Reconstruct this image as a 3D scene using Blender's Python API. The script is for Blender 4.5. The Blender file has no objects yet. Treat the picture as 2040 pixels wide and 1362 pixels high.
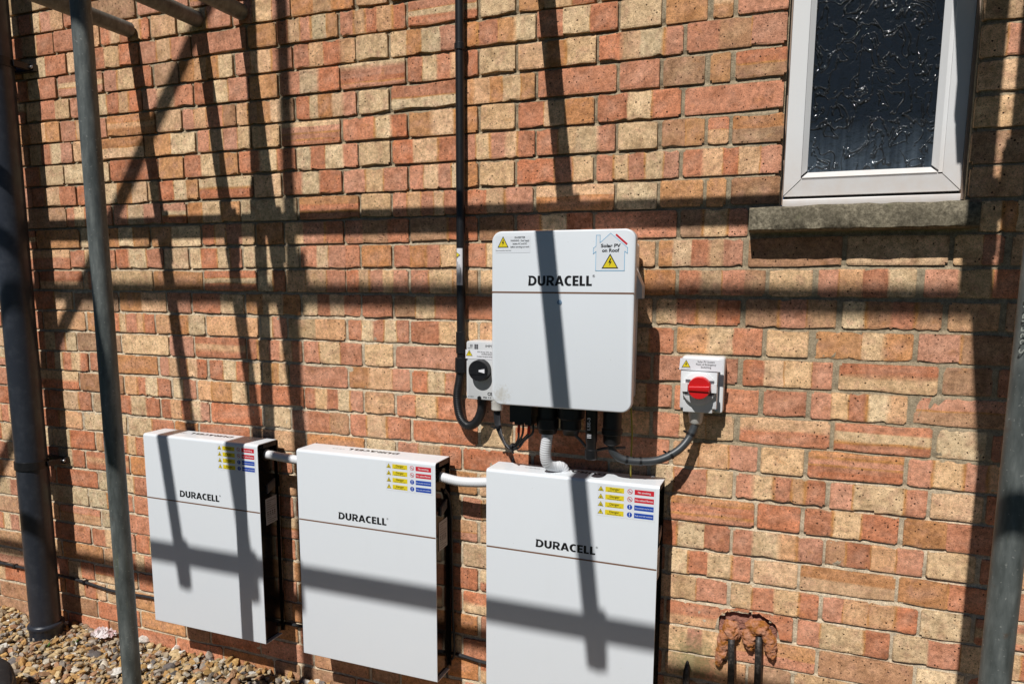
import bpy, math, random
import numpy as np
from mathutils import Vector, Matrix, noise

PI = math.pi
scene = bpy.context.scene
COL = scene.collection
rng = random.Random(7)

# ------------------------------------------------------------------ camera
cam_d = bpy.data.cameras.new('camera'); cam = bpy.data.objects.new('camera', cam_d); COL.objects.link(cam)
FPX, CAM = 1450.87, Vector((1.18912, -1.94256, -0.79707))
RR = [Vector((0.932997, 0.359851, 0.004948)), Vector((0.055012, -0.129017, -0.990115)), Vector((-0.355656, 0.924046, -0.140169))]
cam.matrix_world = Matrix(((RR[0].x, -RR[1].x, -RR[2].x, CAM.x), (RR[0].y, -RR[1].y, -RR[2].y, CAM.y),
                           (RR[0].z, -RR[1].z, -RR[2].z, CAM.z), (0, 0, 0, 1)))
cam_d.sensor_fit = 'HORIZONTAL'; cam_d.sensor_width = 36.0; cam_d.lens = FPX / 2040 * 36
cam_d.shift_y = 89.5 / 2040; cam_d.clip_start = 0.05; cam_d.clip_end = 400
scene.camera = cam
def project(p):
    q = Vector(p) - CAM
    w = q.dot(RR[2])
    return 1020 + FPX * q.dot(RR[0]) / w, 770.5 + FPX * q.dot(RR[1]) / w

# ------------------------------------------------------------------ sky, sun, exposure
SX, SZ = 0.15, 1.29                      # the sun's rays travel along (SX, 1, -SZ)
EL = math.atan2(SZ, math.hypot(SX, 1)); AZ = math.atan2(-SX, -1.0)
world = bpy.data.worlds.new('World'); scene.world = world; world.use_nodes = True
nt = world.node_tree; nt.nodes.clear()
sky = nt.nodes.new('ShaderNodeTexSky'); sky.sky_type = 'NISHITA'; sky.sun_disc = False
sky.sun_elevation = EL; sky.sun_rotation = AZ; sky.air_density = 0.32; sky.dust_density = 0.0; sky.ozone_density = 2.5
bg = nt.nodes.new('ShaderNodeBackground'); bg.inputs['Strength'].default_value = 0.05
wo = nt.nodes.new('ShaderNodeOutputWorld')
nt.links.new(sky.outputs[0], bg.inputs[0]); nt.links.new(bg.outputs[0], wo.inputs[0])
sun_d = bpy.data.lights.new('sun', 'SUN'); sun_d.energy = 5.0; sun_d.angle = math.radians(0.53); sun_d.color = (1.0, 0.98, 0.955)
sun = bpy.data.objects.new('sun', sun_d); COL.objects.link(sun)
sun.rotation_euler = Vector((SX, 1, -SZ)).to_track_quat('-Z', 'Y').to_euler()
sun.location = (-1, -4, 5)
vs = scene.view_settings
vs.view_transform = 'Standard'; vs.look = 'None'; vs.exposure = -0.20; vs.gamma = 1.0; vs.use_curve_mapping = False
scene.cycles.max_bounces = 6; scene.cycles.diffuse_bounces = 2

# ------------------------------------------------------------------ materials
def mat(name, col=(.5, .5, .5), rough=.5, metal=0.0, spec=.5, coat=0.0):
    m = bpy.data.materials.new(name); m.use_nodes = True
    b = m.node_tree.nodes['Principled BSDF']
    b.inputs['Base Color'].default_value = (*col, 1); b.inputs['Roughness'].default_value = rough
    b.inputs['Metallic'].default_value = metal; b.inputs['Specular IOR Level'].default_value = spec
    b.inputs['Coat Weight'].default_value = coat
    return m
class NB:
    """small helper for node graphs"""
    def __init__(s, m): s.t = m.node_tree; s.b = s.t.nodes['Principled BSDF']
    def n(s, typ, **kw):
        nd = s.t.nodes.new(typ)
        for k, v in kw.items():
            if k.startswith('i_'):
                key = k[2:]; key = int(key) if key.isdigit() else key.replace('_', ' ')
                nd.inputs[key].default_value = v
            else: setattr(nd, k, v)
        return nd
    def l(s, a, b): s.t.links.new(a, b)
    def pos(s, scale=(1, 1, 1)):
        g = s.n('ShaderNodeNewGeometry'); mp = s.n('ShaderNodeMapping'); mp.inputs['Scale'].default_value = scale
        s.l(g.outputs['Position'], mp.inputs['Vector']); return mp.outputs[0]
    def noise(s, vec, scale, detail=4, rough=.55, out='Fac'):
        t = s.n('ShaderNodeTexNoise'); t.inputs['Scale'].default_value = scale; t.inputs['Detail'].default_value = detail
        t.inputs['Roughness'].default_value = rough; s.l(vec, t.inputs['Vector']); return t.outputs[out]
    def ramp(s, fac, stops):
        r = s.n('ShaderNodeValToRGB'); e = r.color_ramp.elements
        while len(e) < len(stops): e.new(.5)
        for el, (p, c) in zip(e, stops):
            el.position = p; el.color = (*c, 1) if isinstance(c, tuple) else (c, c, c, 1)
        s.l(fac, r.inputs[0]); return r.outputs[0]
    def mix(s, a, b, fac=.5, mode='MIX'):
        m = s.n('ShaderNodeMix', data_type='RGBA', blend_type=mode)
        for sock, v in ((m.inputs[0], fac), (m.inputs[6], a), (m.inputs[7], b)):
            if hasattr(v, 'links'): s.l(v, sock)
            else: sock.default_value = v if not isinstance(v, tuple) else (*v, 1)
        return m.outputs[2]
    def bump(s, h, strength=.5, dist=.001, prev=None):
        b = s.n('ShaderNodeBump'); b.inputs['Strength'].default_value = strength; b.inputs['Distance'].default_value = dist
        s.l(h, b.inputs['Height'])
        if prev: s.l(prev, b.inputs['Normal'])
        return b.outputs[0]

def brick_material():
    m = mat('fired_brick', rough=.92, spec=.2); k = NB(m); p = k.pos()
    at = k.n('ShaderNodeAttribute', attribute_name='Col'); uv = k.n('ShaderNodeAttribute', attribute_name='Loc')
    big = k.noise(p, 26, 3); mid = k.noise(p, 95, 4, .6); fine = k.noise(p, 480, 3, .7); crk = k.noise(k.pos((1, 1, 1.6)), 210, 4, .75)
    c = k.mix(at.outputs['Color'], k.ramp(big, [(.28, (.70, .66, .62)), (.5, (1, 1, 1)), (.72, (1.18, 1.2, 1.25))]), 1.0, 'MULTIPLY')
    c = k.mix(c, (.52, .30, .23), k.ramp(k.noise(p, 33, 2), [(.5, 0.0), (.72, .45)]))            # pale bloom left by the kiln
    c = k.mix(c, (.47, .22, .07), k.ramp(k.noise(k.pos((1, 1, 1.3)), 19, 4, .65), [(.60, 0.0), (.76, .5)]))   # ochre flashing
    c = k.mix(c, k.ramp(mid, [(.3, .66), (.68, 1.2)]), 1.0, 'MULTIPLY')
    c = k.mix(c, k.ramp(fine, [(.28, .5), (.5, 1.0), (.75, 1.28)]), 1.0, 'MULTIPLY')
    # iron spots and pin holes in the fired clay, larger ones rarer
    v = k.n('ShaderNodeTexVoronoi', feature='F1'); v.inputs['Scale'].default_value = 150; k.l(p, v.inputs['Vector'])
    vs_ = k.n('ShaderNodeSeparateColor'); k.l(v.outputs['Color'], vs_.inputs[0])
    thr = k.n('ShaderNodeMapRange'); k.l(vs_.outputs[0], thr.inputs[0]); thr.inputs[1].default_value = .72; thr.inputs[2].default_value = 1.0; thr.inputs[3].default_value = -.12; thr.inputs[4].default_value = .34
    wv = k.n('ShaderNodeMath', operation='ADD'); k.l(v.outputs['Distance'], wv.inputs[0])
    wn = k.n('ShaderNodeMath', operation='MULTIPLY_ADD'); k.l(fine, wn.inputs[0]); wn.inputs[1].default_value = .75; wn.inputs[2].default_value = -.375; k.l(wn.outputs[0], wv.inputs[1])
    spot = k.n('ShaderNodeMath', operation='LESS_THAN'); k.l(wv.outputs[0], spot.inputs[0]); k.l(thr.outputs[0], spot.inputs[1])
    c = k.mix(c, (.045, .024, .014), spot.outputs[0])
    pit = k.ramp(crk, [(.565, 0.0), (.66, .8)]); c = k.mix(c, (.07, .04, .025), pit)
    soot = k.ramp(k.noise(k.pos((1, 1, 2.2)), 7, 5, .7), [(.56, 0.0), (.78, .6)])
    c = k.mix(c, (.085, .062, .042), soot)
    # dirt and mortar smears gathered along the arrises
    sep = k.n('ShaderNodeSeparateColor'); k.l(uv.outputs['Color'], sep.inputs[0])
    e1 = k.n('ShaderNodeMath', operation='MULTIPLY_ADD'); k.l(k.noise(p, 120, 4, .7), e1.inputs[0]); e1.inputs[1].default_value = .016; e1.inputs[2].default_value = -.0075
    ed = k.n('ShaderNodeMath', operation='ADD'); k.l(sep.outputs[0], ed.inputs[0]); k.l(e1.outputs[0], ed.inputs[1])
    er = k.n('ShaderNodeMapRange'); k.l(ed.outputs[0], er.inputs[0]); er.inputs[1].default_value = .0005; er.inputs[2].default_value = .0032; er.inputs[3].default_value = .5; er.inputs[4].default_value = 0.0
    c = k.mix(c, k.ramp(k.noise(p, 9, 3), [(.4, (.10, .065, .04)), (.62, (.36, .28, .18))]), er.outputs[0])
    c = k.mix(c, (1.23, 1.11, .965), 1.0, 'MULTIPLY')
    al = k.n('ShaderNodeVectorMath', operation='DISTANCE'); k.l(p, al.inputs[0]); al.inputs[1].default_value = (.985, 0, -1.825)
    aw = k.n('ShaderNodeMath', operation='MULTIPLY_ADD'); k.l(mid, aw.inputs[0]); aw.inputs[1].default_value = .09; k.l(al.outputs['Value'], aw.inputs[2])
    c = k.mix(c, (.20, .21, .09), k.ramp(aw.outputs[0], [(.07, .7), (.135, 0.0)]))
    k.l(c, k.b.inputs['Base Color'])
    hol = k.n('ShaderNodeMath', operation='SUBTRACT'); hol.inputs[0].default_value = 1.0; k.l(spot.outputs[0], hol.inputs[1])
    n1 = k.bump(fine, .6, .0012); n2 = k.bump(mid, .4, .0016, n1); n3 = k.bump(crk, .45, .0012, n2); n4 = k.bump(hol.outputs[0], .7, .0015, n3)
    k.l(n4, k.b.inputs['Normal']); return m
def mortar_material():
    m = mat('lime_mortar', rough=.95, spec=.15); k = NB(m); p = k.pos()
    g = k.n('ShaderNodeNewGeometry'); sep = k.n('ShaderNodeSeparateXYZ'); k.l(g.outputs['Position'], sep.inputs[0])
    def lin(o, a, b):
        r = k.n('ShaderNodeMapRange'); r.inputs[1].default_value = a; r.inputs[2].default_value = b; k.l(o, r.inputs[0]); return r.outputs[0]
    wob = k.noise(p, 4, 3)
    def wobbled(o, a, b):
        s = k.n('ShaderNodeMath', operation='ADD'); k.l(o, s.inputs[0])
        w = k.n('ShaderNodeMath', operation='MULTIPLY_ADD'); k.l(wob, w.inputs[0]); w.inputs[1].default_value = .5; w.inputs[2].default_value = -.25
        k.l(w.outputs[0], s.inputs[1]); return lin(s.outputs[0], a, b)
    low = wobbled(sep.outputs[2], -.55, -.95)          # paler lime lower down
    rp = wobbled(sep.outputs[0], .80, .95); rz = wobbled(sep.outputs[2], -1.35, -1.2)
    re = k.n('ShaderNodeMath', operation='MULTIPLY'); k.l(rp, re.inputs[0]); k.l(rz, re.inputs[1])
    c = k.mix((.40, .315, .205), (.68, .55, .385), low)
    c = k.mix(c, (.44, .35, .23), re.outputs[0])      # repointed patch round the window
    fine = k.noise(p, 300, 4, .7); mid = k.noise(p, 60, 4)
    c = k.mix(c, k.ramp(fine, [(.28, .5), (.72, 1.35)]), 1.0, 'MULTIPLY')
    c = k.mix(c, k.ramp(mid, [(.3, .7), (.7, 1.15)]), 1.0, 'MULTIPLY')
    k.l(c, k.b.inputs['Base Color'])
    k.l(k.bump(mid, .5, .003, k.bump(fine, .8, .002)), k.b.inputs['Normal']); return m
def galv_material():
    m = mat('weathered_galvanised_steel', rough=.55, metal=.35); k = NB(m); p = k.pos((1, 1, .25)); q = k.pos()
    a = k.noise(p, 45, 5, .65); b = k.noise(q, 160, 3)
    c = k.ramp(a, [(.3, (.075, .085, .08)), (.55, (.15, .165, .155)), (.72, (.24, .255, .235))])
    yel = k.ramp(k.noise(k.pos((1, 1, .12)), 28, 4, .7), [(.64, 0.0), (.74, .5)])
    c = k.mix(c, (.17, .18, .06), yel)
    c = k.mix(c, (.38, .38, .35), k.ramp(b, [(.655, 0.0), (.70, .6)]))
    c = k.mix(c, (.13, .075, .04), k.ramp(k.noise(q, 22, 5, .7), [(.63, 0.0), (.75, .6)]))
    k.l(c, k.b.inputs['Base Color']); k.l(k.ramp(a, [(.3, .42), (.7, .65)]), k.b.inputs['Roughness'])
    k.l(k.bump(b, .2, .0006), k.b.inputs['Normal']); return m
def enamel_material(name, col):
    m = mat(name, col, .32, coat=.15); k = NB(m)
    k.l(k.bump(k.noise(k.pos(), 900, 2), .06, .0003), k.b.inputs['Normal'])
    sm = k.noise(k.pos(), 6, 4); k.l(k.ramp(sm, [(.35, .28), (.7, .4)]), k.b.inputs['Roughness'])
    dust = k.ramp(k.noise(k.pos((1, 1, .35)), 9, 5, .65), [(.55, 0.0), (.9, .14)])
    base = k.mix(col, (.62, .63, .62), dust)
    sd = k.n('ShaderNodeVectorMath', operation='DISTANCE'); k.l(k.pos(), sd.inputs[0]); sd.inputs[1].default_value = (.492, -.21, -1.083)
    sw = k.n('ShaderNodeMath', operation='MULTIPLY_ADD'); k.l(k.noise(k.pos(), 110, 4, .6), sw.inputs[0]); sw.inputs[1].default_value = .07; k.l(sd.outputs['Value'], sw.inputs[2])
    base = k.mix(base, (.46, .40, .29), k.ramp(sw.outputs[0], [(.038, .5), (.062, 0.0)]))      # old splash near the lower corner
    fl = k.n('ShaderNodeTexVoronoi'); fl.inputs['Scale'].default_value = 28; k.l(k.pos(), fl.inputs['Vector'])
    base = k.mix(base, (.40, .37, .32), k.ramp(fl.outputs['Distance'], [(.012, .55), (.035, 0.0)]))  # fly specks
    k.l(base, k.b.inputs['Base Color']); return m
def worn_material(name, col, rough, dust=(.25, .23, .2), amt=.35, scale=40):
    m = mat(name, col, rough); k = NB(m)
    n = k.noise(k.pos(), scale, 5, .65)
    k.l(k.mix(col, dust, k.ramp(n, [(.48, 0.0), (.8, amt)])), k.b.inputs['Base Color'])
    k.l(k.bump(k.noise(k.pos(), 250, 3), .15, .0005), k.b.inputs['Normal']); return m
def stone_material():
    m = mat('weathered_sill_concrete', rough=.95, spec=.2); k = NB(m); p = k.pos()
    a = k.noise(p, 130, 5, .75); b = k.noise(p, 14, 4)
    c = k.ramp(a, [(.32, (.075, .064, .046)), (.5, (.21, .18, .125)), (.68, (.40, .345, .245))])
    c = k.mix(c, (.07, .06, .04), k.ramp(b, [(.4, .55), (.65, 0.0)]))
    c = k.mix(c, (.22, .21, .12), k.ramp(k.noise(p, 35, 3), [(.62, 0.0), (.75, .35)]))
    k.l(c, k.b.inputs['Base Color']); k.l(k.bump(a, .7, .002, k.bump(b, .4, .004)), k.b.inputs['Normal']); return m
def glass_material():
    m = mat('obscured_dark_glass', (.004, .005, .007), .10, spec=.45); k = NB(m); p = k.pos((1, 1, .7))
    wv = k.n('ShaderNodeTexNoise'); wv.inputs['Scale'].default_value = 23; wv.inputs['Detail'].default_value = 2.2; wv.inputs['Distortion'].default_value = 1.2; k.l(p, wv.inputs['Vector'])
    rd = k.n('ShaderNodeMath', operation='SUBTRACT'); k.l(wv.outputs['Fac'], rd.inputs[0]); rd.inputs[1].default_value = .5
    ab = k.n('ShaderNodeMath', operation='ABSOLUTE'); k.l(rd.outputs[0], ab.inputs[0])
    ri = k.ramp(ab.outputs[0], [(0.0, 1.0), (.014, .4), (.04, 0.0)])                 # rolled creases in the cast pattern
    fine = k.noise(k.pos(), 40, 3)
    gate = k.ramp(k.noise(k.pos((1, 1, 1.8)), 24, 2), [(.36, 0.0), (.52, 1.0)])      # creases come and go
    gated = k.n('ShaderNodeMath', operation='MULTIPLY'); k.l(ri, gated.inputs[0]); k.l(gate, gated.inputs[1])
    k.l(k.bump(gated.outputs[0], 1.0, .0055, k.bump(fine, .6, .010)), k.b.inputs['Normal'])
    g = k.n('ShaderNodeNewGeometry'); sep = k.n('ShaderNodeSeparateXYZ'); k.l(g.outputs['Position'], sep.inputs[0])
    r = k.n('ShaderNodeMapRange'); r.inputs[1].default_value = -.40; r.inputs[2].default_value = -.535; k.l(sep.outputs[2], r.inputs[0])
    st = k.noise(k.pos((1, 1, .06)), 90, 3)
    mm = k.n('ShaderNodeMath', operation='MULTIPLY'); k.l(r.outputs[0], mm.inputs[0]); k.l(k.ramp(st, [(.3, .3), (.7, 1.0)]), mm.inputs[1])
    k.l(k.mix((.012, .016, .021), (.09, .115, .14), mm.outputs[0]), k.b.inputs['Base Color'])   # bluish light from the interior, painted in low on the pane
    return m
def pebble_material():
    m = mat('flint_pebbles', rough=.75, spec=.35); k = NB(m); p = k.pos()
    at = k.n('ShaderNodeAttribute', attribute_name='Col')
    c = k.mix(at.outputs['Color'], k.ramp(k.noise(p, 130, 4, .65), [(.3, .6), (.7, 1.3)]), 1.0, 'MULTIPLY')
    k.l(c, k.b.inputs['Base Color']); k.l(k.bump(k.noise(p, 400, 3), .3, .0008), k.b.inputs['Normal']); return m
def soil_material():
    m = mat('gravel_bed', rough=.95); k = NB(m); p = k.pos()
    v = k.n('ShaderNodeTexVoronoi'); v.inputs['Scale'].default_value = 45; k.l(p, v.inputs['Vector'])
    c = k.ramp(v.outputs['Color'], [(0, (.10, .06, .03)), (.35, (.30, .2, .1)), (.7, (.42, .33, .2)), (1, (.45, .42, .36))])
    c = k.mix(c, k.ramp(v.outputs['Distance'], [(.3, 1.0), (.75, .25)]), 1.0, 'MULTIPLY')
    k.l(c, k.b.inputs['Base Color']); k.l(k.bump(v.outputs['Distance'], .8, .01), k.b.inputs['Normal']); return m
def invented_grass_material():
    m = mat('invented_dark_grass', rough=.95, spec=.1); k = NB(m); p = k.pos()
    c = k.mix(k.ramp(k.noise(p, 3, 4), [(.3, (.030, .045, .012)), (.7, (.055, .065, .022))]), k.ramp(k.noise(p, 160, 3), [(.3, .5), (.7, 1.3)]), 1.0, 'MULTIPLY')
    k.l(c, k.b.inputs['Base Color']); k.l(k.bump(k.noise(p, 120, 3), 1.0, .02), k.b.inputs['Normal']); return m
def sealant_material():
    m = mat('terracotta_sealant', rough=.85); k = NB(m); p = k.pos()
    c = k.ramp(k.noise(p, 38, 5, .65), [(.36, (.62, .31, .19)), (.5, (.56, .23, .11)), (.58, (.42, .15, .02)), (.75, (.30, .11, .015))])
    k.l(c, k.b.inputs['Base Color']); k.l(k.bump(k.noise(p, 130, 5, .75), 1.0, .007), k.b.inputs['Normal']); return m
def frame_material():
    m = mat('white_upvc', (.76, .76, .75), .35); k = NB(m)
    g = k.n('ShaderNodeNewGeometry'); sep = k.n('ShaderNodeSeparateXYZ'); k.l(g.outputs['Position'], sep.inputs[0])
    r = k.n('ShaderNodeMapRange'); r.inputs[1].default_value = -.42; r.inputs[2].default_value = -.60; k.l(sep.outputs[2], r.inputs[0])
    n = k.noise(k.pos(), 30, 5, .65); mm = k.n('ShaderNodeMath', operation='MULTIPLY'); k.l(r.outputs[0], mm.inputs[0]); k.l(k.ramp(n, [(.3, .35), (.75, 1.0)]), mm.inputs[1])
    k.l(k.mix((.76, .76, .75), (.70, .62, .55), mm.outputs[0]), k.b.inputs['Base Color']); return m
def flat(name, col, rough=.45): return mat(name, col, rough, spec=.4)
M = dict(brick=brick_material(), mortar=mortar_material(), galv=galv_material(), white=enamel_material('white_enamel', (.765, .80, .825)),
         stone=stone_material(), glass=glass_material(), pebble=pebble_material(), soil=soil_material(), invented_grass=invented_grass_material(), sealant=sealant_material(), upvc=frame_material(),
         pipe=worn_material('black_soil_pipe', (.024, .028, .037), .35, (.08, .088, .10), .4, 30), black=worn_material('black_plastic', (.008, .008, .009), .42, (.04, .04, .04), .25, 60),
         rubber=worn_material('black_rubber_cable', (.02, .02, .022), .5, (.09, .09, .09), .4, 80), flexcable=worn_material('grey_black_cable', (.045, .05, .053), .42, (.12, .12, .12), .3, 80),
         corr=mat('grey_white_conduit', (.72, .73, .74), .4), abs=enamel_material('light_grey_abs', (.66, .67, .67)), abswhite=enamel_material('white_abs', (.76, .77, .77)), gland=mat('grey_nylon_gland', (.62, .60, .55), .45),
         gloss=mat('glossy_black_steel', (.006, .006, .007), .10, spec=.28), grip=mat('grey_handle_steel', (.17, .17, .18), .4, .4), dark=mat('dark_steel', (.03, .03, .032), .35, .3), steel=mat('bright_zinc', (.55, .55, .55), .3, .9),
         copper=flat('copper_stripe', (.20, .105, .06)), ink=flat('black_ink', (.008, .008, .009)), sticker=flat('white_sticker', (.80, .80, .82), .3), clear=flat('clear_sticker_film', (.765, .795, .825), .25),
         yellow=flat('warning_yellow', (.78, .62, .02)), red=flat('sticker_red', (.62, .02, .035)), blue=flat('sticker_blue', (.01, .07, .42)), sky=flat('outline_blue', (.18, .48, .72)),
         redplastic=mat('red_plastic', (.62, .012, .014), .3, coat=.2), greyink=flat('grey_ink', (.12, .12, .13)), label=flat('rating_label', (.58, .58, .60)), led=mat('led_window', (.24, .36, .50), .2),
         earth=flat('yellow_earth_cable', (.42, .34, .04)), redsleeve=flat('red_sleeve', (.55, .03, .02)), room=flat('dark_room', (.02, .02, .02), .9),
         pinkpaper=worn_material('pink_wrapper', (.74, .66, .64), .6, (.55, .10, .11), .95, 38), bag=worn_material('black_bag_cloth', (.012, .012, .014), .8, (.05, .05, .05), .5, 30),
         board=worn_material('scaffold_board', (.24, .17, .10), .85, (.12, .09, .06), .8, 25), leaf=flat('weed_green', (.06, .14, .02)), sealline=flat('grey_mastic', (.33, .24, .18)), brown=worn_material('dark_pipe', (.018, .016, .015), .55, (.22, .18, .15), .8, 110))

# ------------------------------------------------------------------ mesh helpers
class MB:
    def __init__(s): s.v = []; s.f = []; s.m = []; s.cur = 0; s.c = None; s.d = None
    def add(s, vs, fs):
        b = len(s.v); s.v += [tuple(x) for x in vs]; s.f += [tuple(i + b for i in f) for f in fs]; s.m += [s.cur] * len(fs); return s
    def box(s, x0, x1, y0, y1, z0, z1):
        return s.add([(x, y, z) for x in (x0, x1) for y in (y0, y1) for z in (z0, z1)],
                     [(0, 1, 3, 2), (4, 6, 7, 5), (0, 4, 5, 1), (2, 3, 7, 6), (0, 2, 6, 4), (1, 5, 7, 3)])
    def tube(s, pts, r, n=12, cap=True):
        pts = [Vector(p) for p in pts]; k = len(pts); rs = r if isinstance(r, (list, tuple)) else [r] * k
        t0 = (pts[1] - pts[0]).normalized(); u = t0.orthogonal().normalized(); vs = []; prev = t0
        for i, p in enumerate(pts):
            t = (pts[min(i + 1, k - 1)] - pts[max(i - 1, 0)]).normalized()
            u = (prev.rotation_difference(t) @ u).normalized(); prev = t; w = t.cross(u)
            vs += [p + rs[i] * (math.cos(2 * PI * j / n) * u + math.sin(2 * PI * j / n) * w) for j in range(n)]
        fs = [(i * n + j, i * n + (j + 1) % n, (i + 1) * n + (j + 1) % n, (i + 1) * n + j) for i in range(k - 1) for j in range(n)]
        if cap: fs += [tuple(range(n - 1, -1, -1)), tuple(range((k - 1) * n, k * n))]
        return s.add(vs, fs)
    def pipe(s, a, b, r, wall=.004, n=20):
        """open tube with a wall, so that its end reads as hollow"""
        a = Vector(a); b = Vector(b); t = (b - a).normalized(); u = t.orthogonal().normalized(); w = t.cross(u); vs = []
        for p, rr in ((a, r - wall), (a, r), (b, r), (b, r - wall)):
            vs += [p + rr * (math.cos(2 * PI * j / n) * u + math.sin(2 * PI * j / n) * w) for j in range(n)]
        fs = [(i * n + j, i * n + (j + 1) % n, ((i + 1) % 4) * n + (j + 1) % n, ((i + 1) % 4) * n + j) for i in range(4) for j in range(n)]
        return s.add(vs, fs)
    def prism(s, poly, y0, y1):
        """polygon in (x, z) between y0 (front) and y1"""
        n = len(poly); vs = [(x, y0, z) for x, z in poly] + [(x, y1, z) for x, z in poly]
        return s.add(vs, [tuple(range(n)), tuple(range(2 * n - 1, n - 1, -1))] + [(i, i + n, (i + 1) % n + n, (i + 1) % n) for i in range(n)])
    def plate(s, poly, y0, y1, bev=.003, steps=2):
        """polygon in (x, z), front edge rounded by bev"""
        n = len(poly); cx = sum(p[0] for p in poly) / n; cz = sum(p[1] for p in poly) / n; rings = []
        def inset(d):
            out = []
            for i in range(n):
                a = Vector(poly[i - 1]); b = Vector(poly[i]); c = Vector(poly[(i + 1) % n])
                e1 = (b - a).normalized(); e2 = (c - b).normalized(); nn = Vector((-(e1.y + e2.y), e1.x + e2.x))
                if nn.length < 1e-6: nn = Vector((-e1.y, e1.x))
                nn.normalize(); mid = Vector((cx, cz))
                if nn.dot(mid - b) < 0: nn = -nn
                out.append((b.x + nn.x * d, b.y + nn.y * d))
            return out
        for k in range(steps + 1):
            a = k / steps * PI / 2
            rings.append([(x, y0 + bev * (1 - math.sin(a)), z) for x, z in inset(bev * (1 - math.cos(a)))])
        rings = [[(x, y1, z) for x, z in poly]] + rings; vs = [p for r in rings for p in r]; fs = []
        for k in range(len(rings) - 1):
            fs += [(k * n + i, k * n + (i + 1) % n, (k + 1) * n + (i + 1) % n, (k + 1) * n + i) for i in range(n)]
        fs += [tuple((len(rings) - 1) * n + i for i in range(n)), tuple(range(n - 1, -1, -1))]
        return s.add(vs, fs)
    def disc(s, cx, cz, r, y, n=24): return s.add([(cx + r * math.cos(2 * PI * i / n), y, cz + r * math.sin(2 * PI * i / n)) for i in range(n)], [tuple(range(n))])
    def flat(s, poly, y): return s.add([(x, y, z) for x, z in poly], [tuple(range(len(poly)))])
    def rect(s, x0, x1, z0, z1, y): return s.flat([(x0, z0), (x1, z0), (x1, z1), (x0, z1)], y)
    def line(s, pts, w, y):
        for (x0, z0), (x1, z1) in zip(pts, pts[1:]):
            d = Vector((x1 - x0, z1 - z0)).normalized() * w / 2; nx, nz = -d.y, d.x
            s.flat([(x0 - d.x + nx, z0 - d.y + nz), (x0 - d.x - nx, z0 - d.y - nz), (x1 + d.x - nx, z1 + d.y - nz), (x1 + d.x + nx, z1 + d.y + nz)], y)
        return s
    def mesh(s, name, mats, smooth=False, angle=40):
        me = bpy.data.meshes.new(name); me.from_pydata(s.v, [], s.f)
        mats = mats if isinstance(mats, (list, tuple)) else [mats]
        for m in mats: me.materials.append(m)
        if len(mats) > 1: me.polygons.foreach_set('material_index', s.m)
        if s.c:
            a = me.color_attributes.new('Col', 'FLOAT_COLOR', 'POINT'); a.data.foreach_set('color', np.array(s.c, np.float32).ravel())
        if s.d:
            a = me.color_attributes.new('Loc', 'FLOAT_COLOR', 'POINT'); a.data.foreach_set('color', np.repeat(np.array(s.d, np.float32), 4))
        me.validate()
        if smooth:
            me.polygons.foreach_set('use_smooth', [True] * len(me.polygons)); me.set_sharp_from_angle(angle=math.radians(angle))
        me.update(); return me
    def build(s, name, mats, parent=None, smooth=True, angle=40):
        return link(name, s.mesh(name, mats, smooth, angle), parent)
def link(name, data, parent=None, loc=None):
    o = bpy.data.objects.new(name, data); COL.objects.link(o)
    if parent: o.parent = parent
    if loc: o.location = loc
    return o
def thing(name, label, cat, group=None, loc=(0, 0, 0)):
    o = link(name, None, None, loc); o['label'] = label; o['category'] = cat
    if group: o['group'] = group
    o.empty_display_size = .05; return o
def tag(o, label, cat, group=None):
    o['label'] = label; o['category'] = cat
    if group: o['group'] = group
    return o
def rrect(x0, x1, z0, z1, r, n=6):
    p = []
    for cx, cz, a in ((x1 - r, z1 - r, 0), (x0 + r, z1 - r, 90), (x0 + r, z0 + r, 180), (x1 - r, z0 + r, 270)):
        p += [(cx + r * math.cos(math.radians(a + 90 * i / n)), cz + r * math.sin(math.radians(a + 90 * i / n))) for i in range(n + 1)]
    return p
def curve_pts(ctrl, per=10):
    """Catmull-Rom through ctrl"""
    c = [Vector(p) for p in ctrl]; c = [2 * c[0] - c[1]] + c + [2 * c[-1] - c[-2]]; out = []
    for i in range(1, len(c) - 2):
        for k in range(per):
            t = k / per; a, b, d, e = c[i - 1], c[i], c[i + 1], c[i + 2]
            out.append(.5 * ((2 * b) + (d - a) * t + (2 * a - 5 * b + 4 * d - e) * t * t + (3 * b - a - 3 * d + e) * t ** 3))
    out.append(c[-2]); return out
def resample(pts, step):
    L = [0.0]
    for a, b in zip(pts, pts[1:]): L.append(L[-1] + (b - a).length)
    n = max(2, int(L[-1] / step)); out = []; j = 0
    for i in range(n + 1):
        s = L[-1] * i / n
        while j < len(L) - 2 and L[j + 1] < s: j += 1
        out.append(pts[j].lerp(pts[j + 1], (s - L[j]) / max(1e-9, L[j + 1] - L[j])))
    return out
def corrugated(ctrl, r, pitch=.0062, n=16):
    pts = resample(curve_pts(ctrl, 16), pitch / 4)
    return MB().tube(pts, [r if i % 4 < 2 else r * .94 for i in range(len(pts))], n)
_bold = {}
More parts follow.
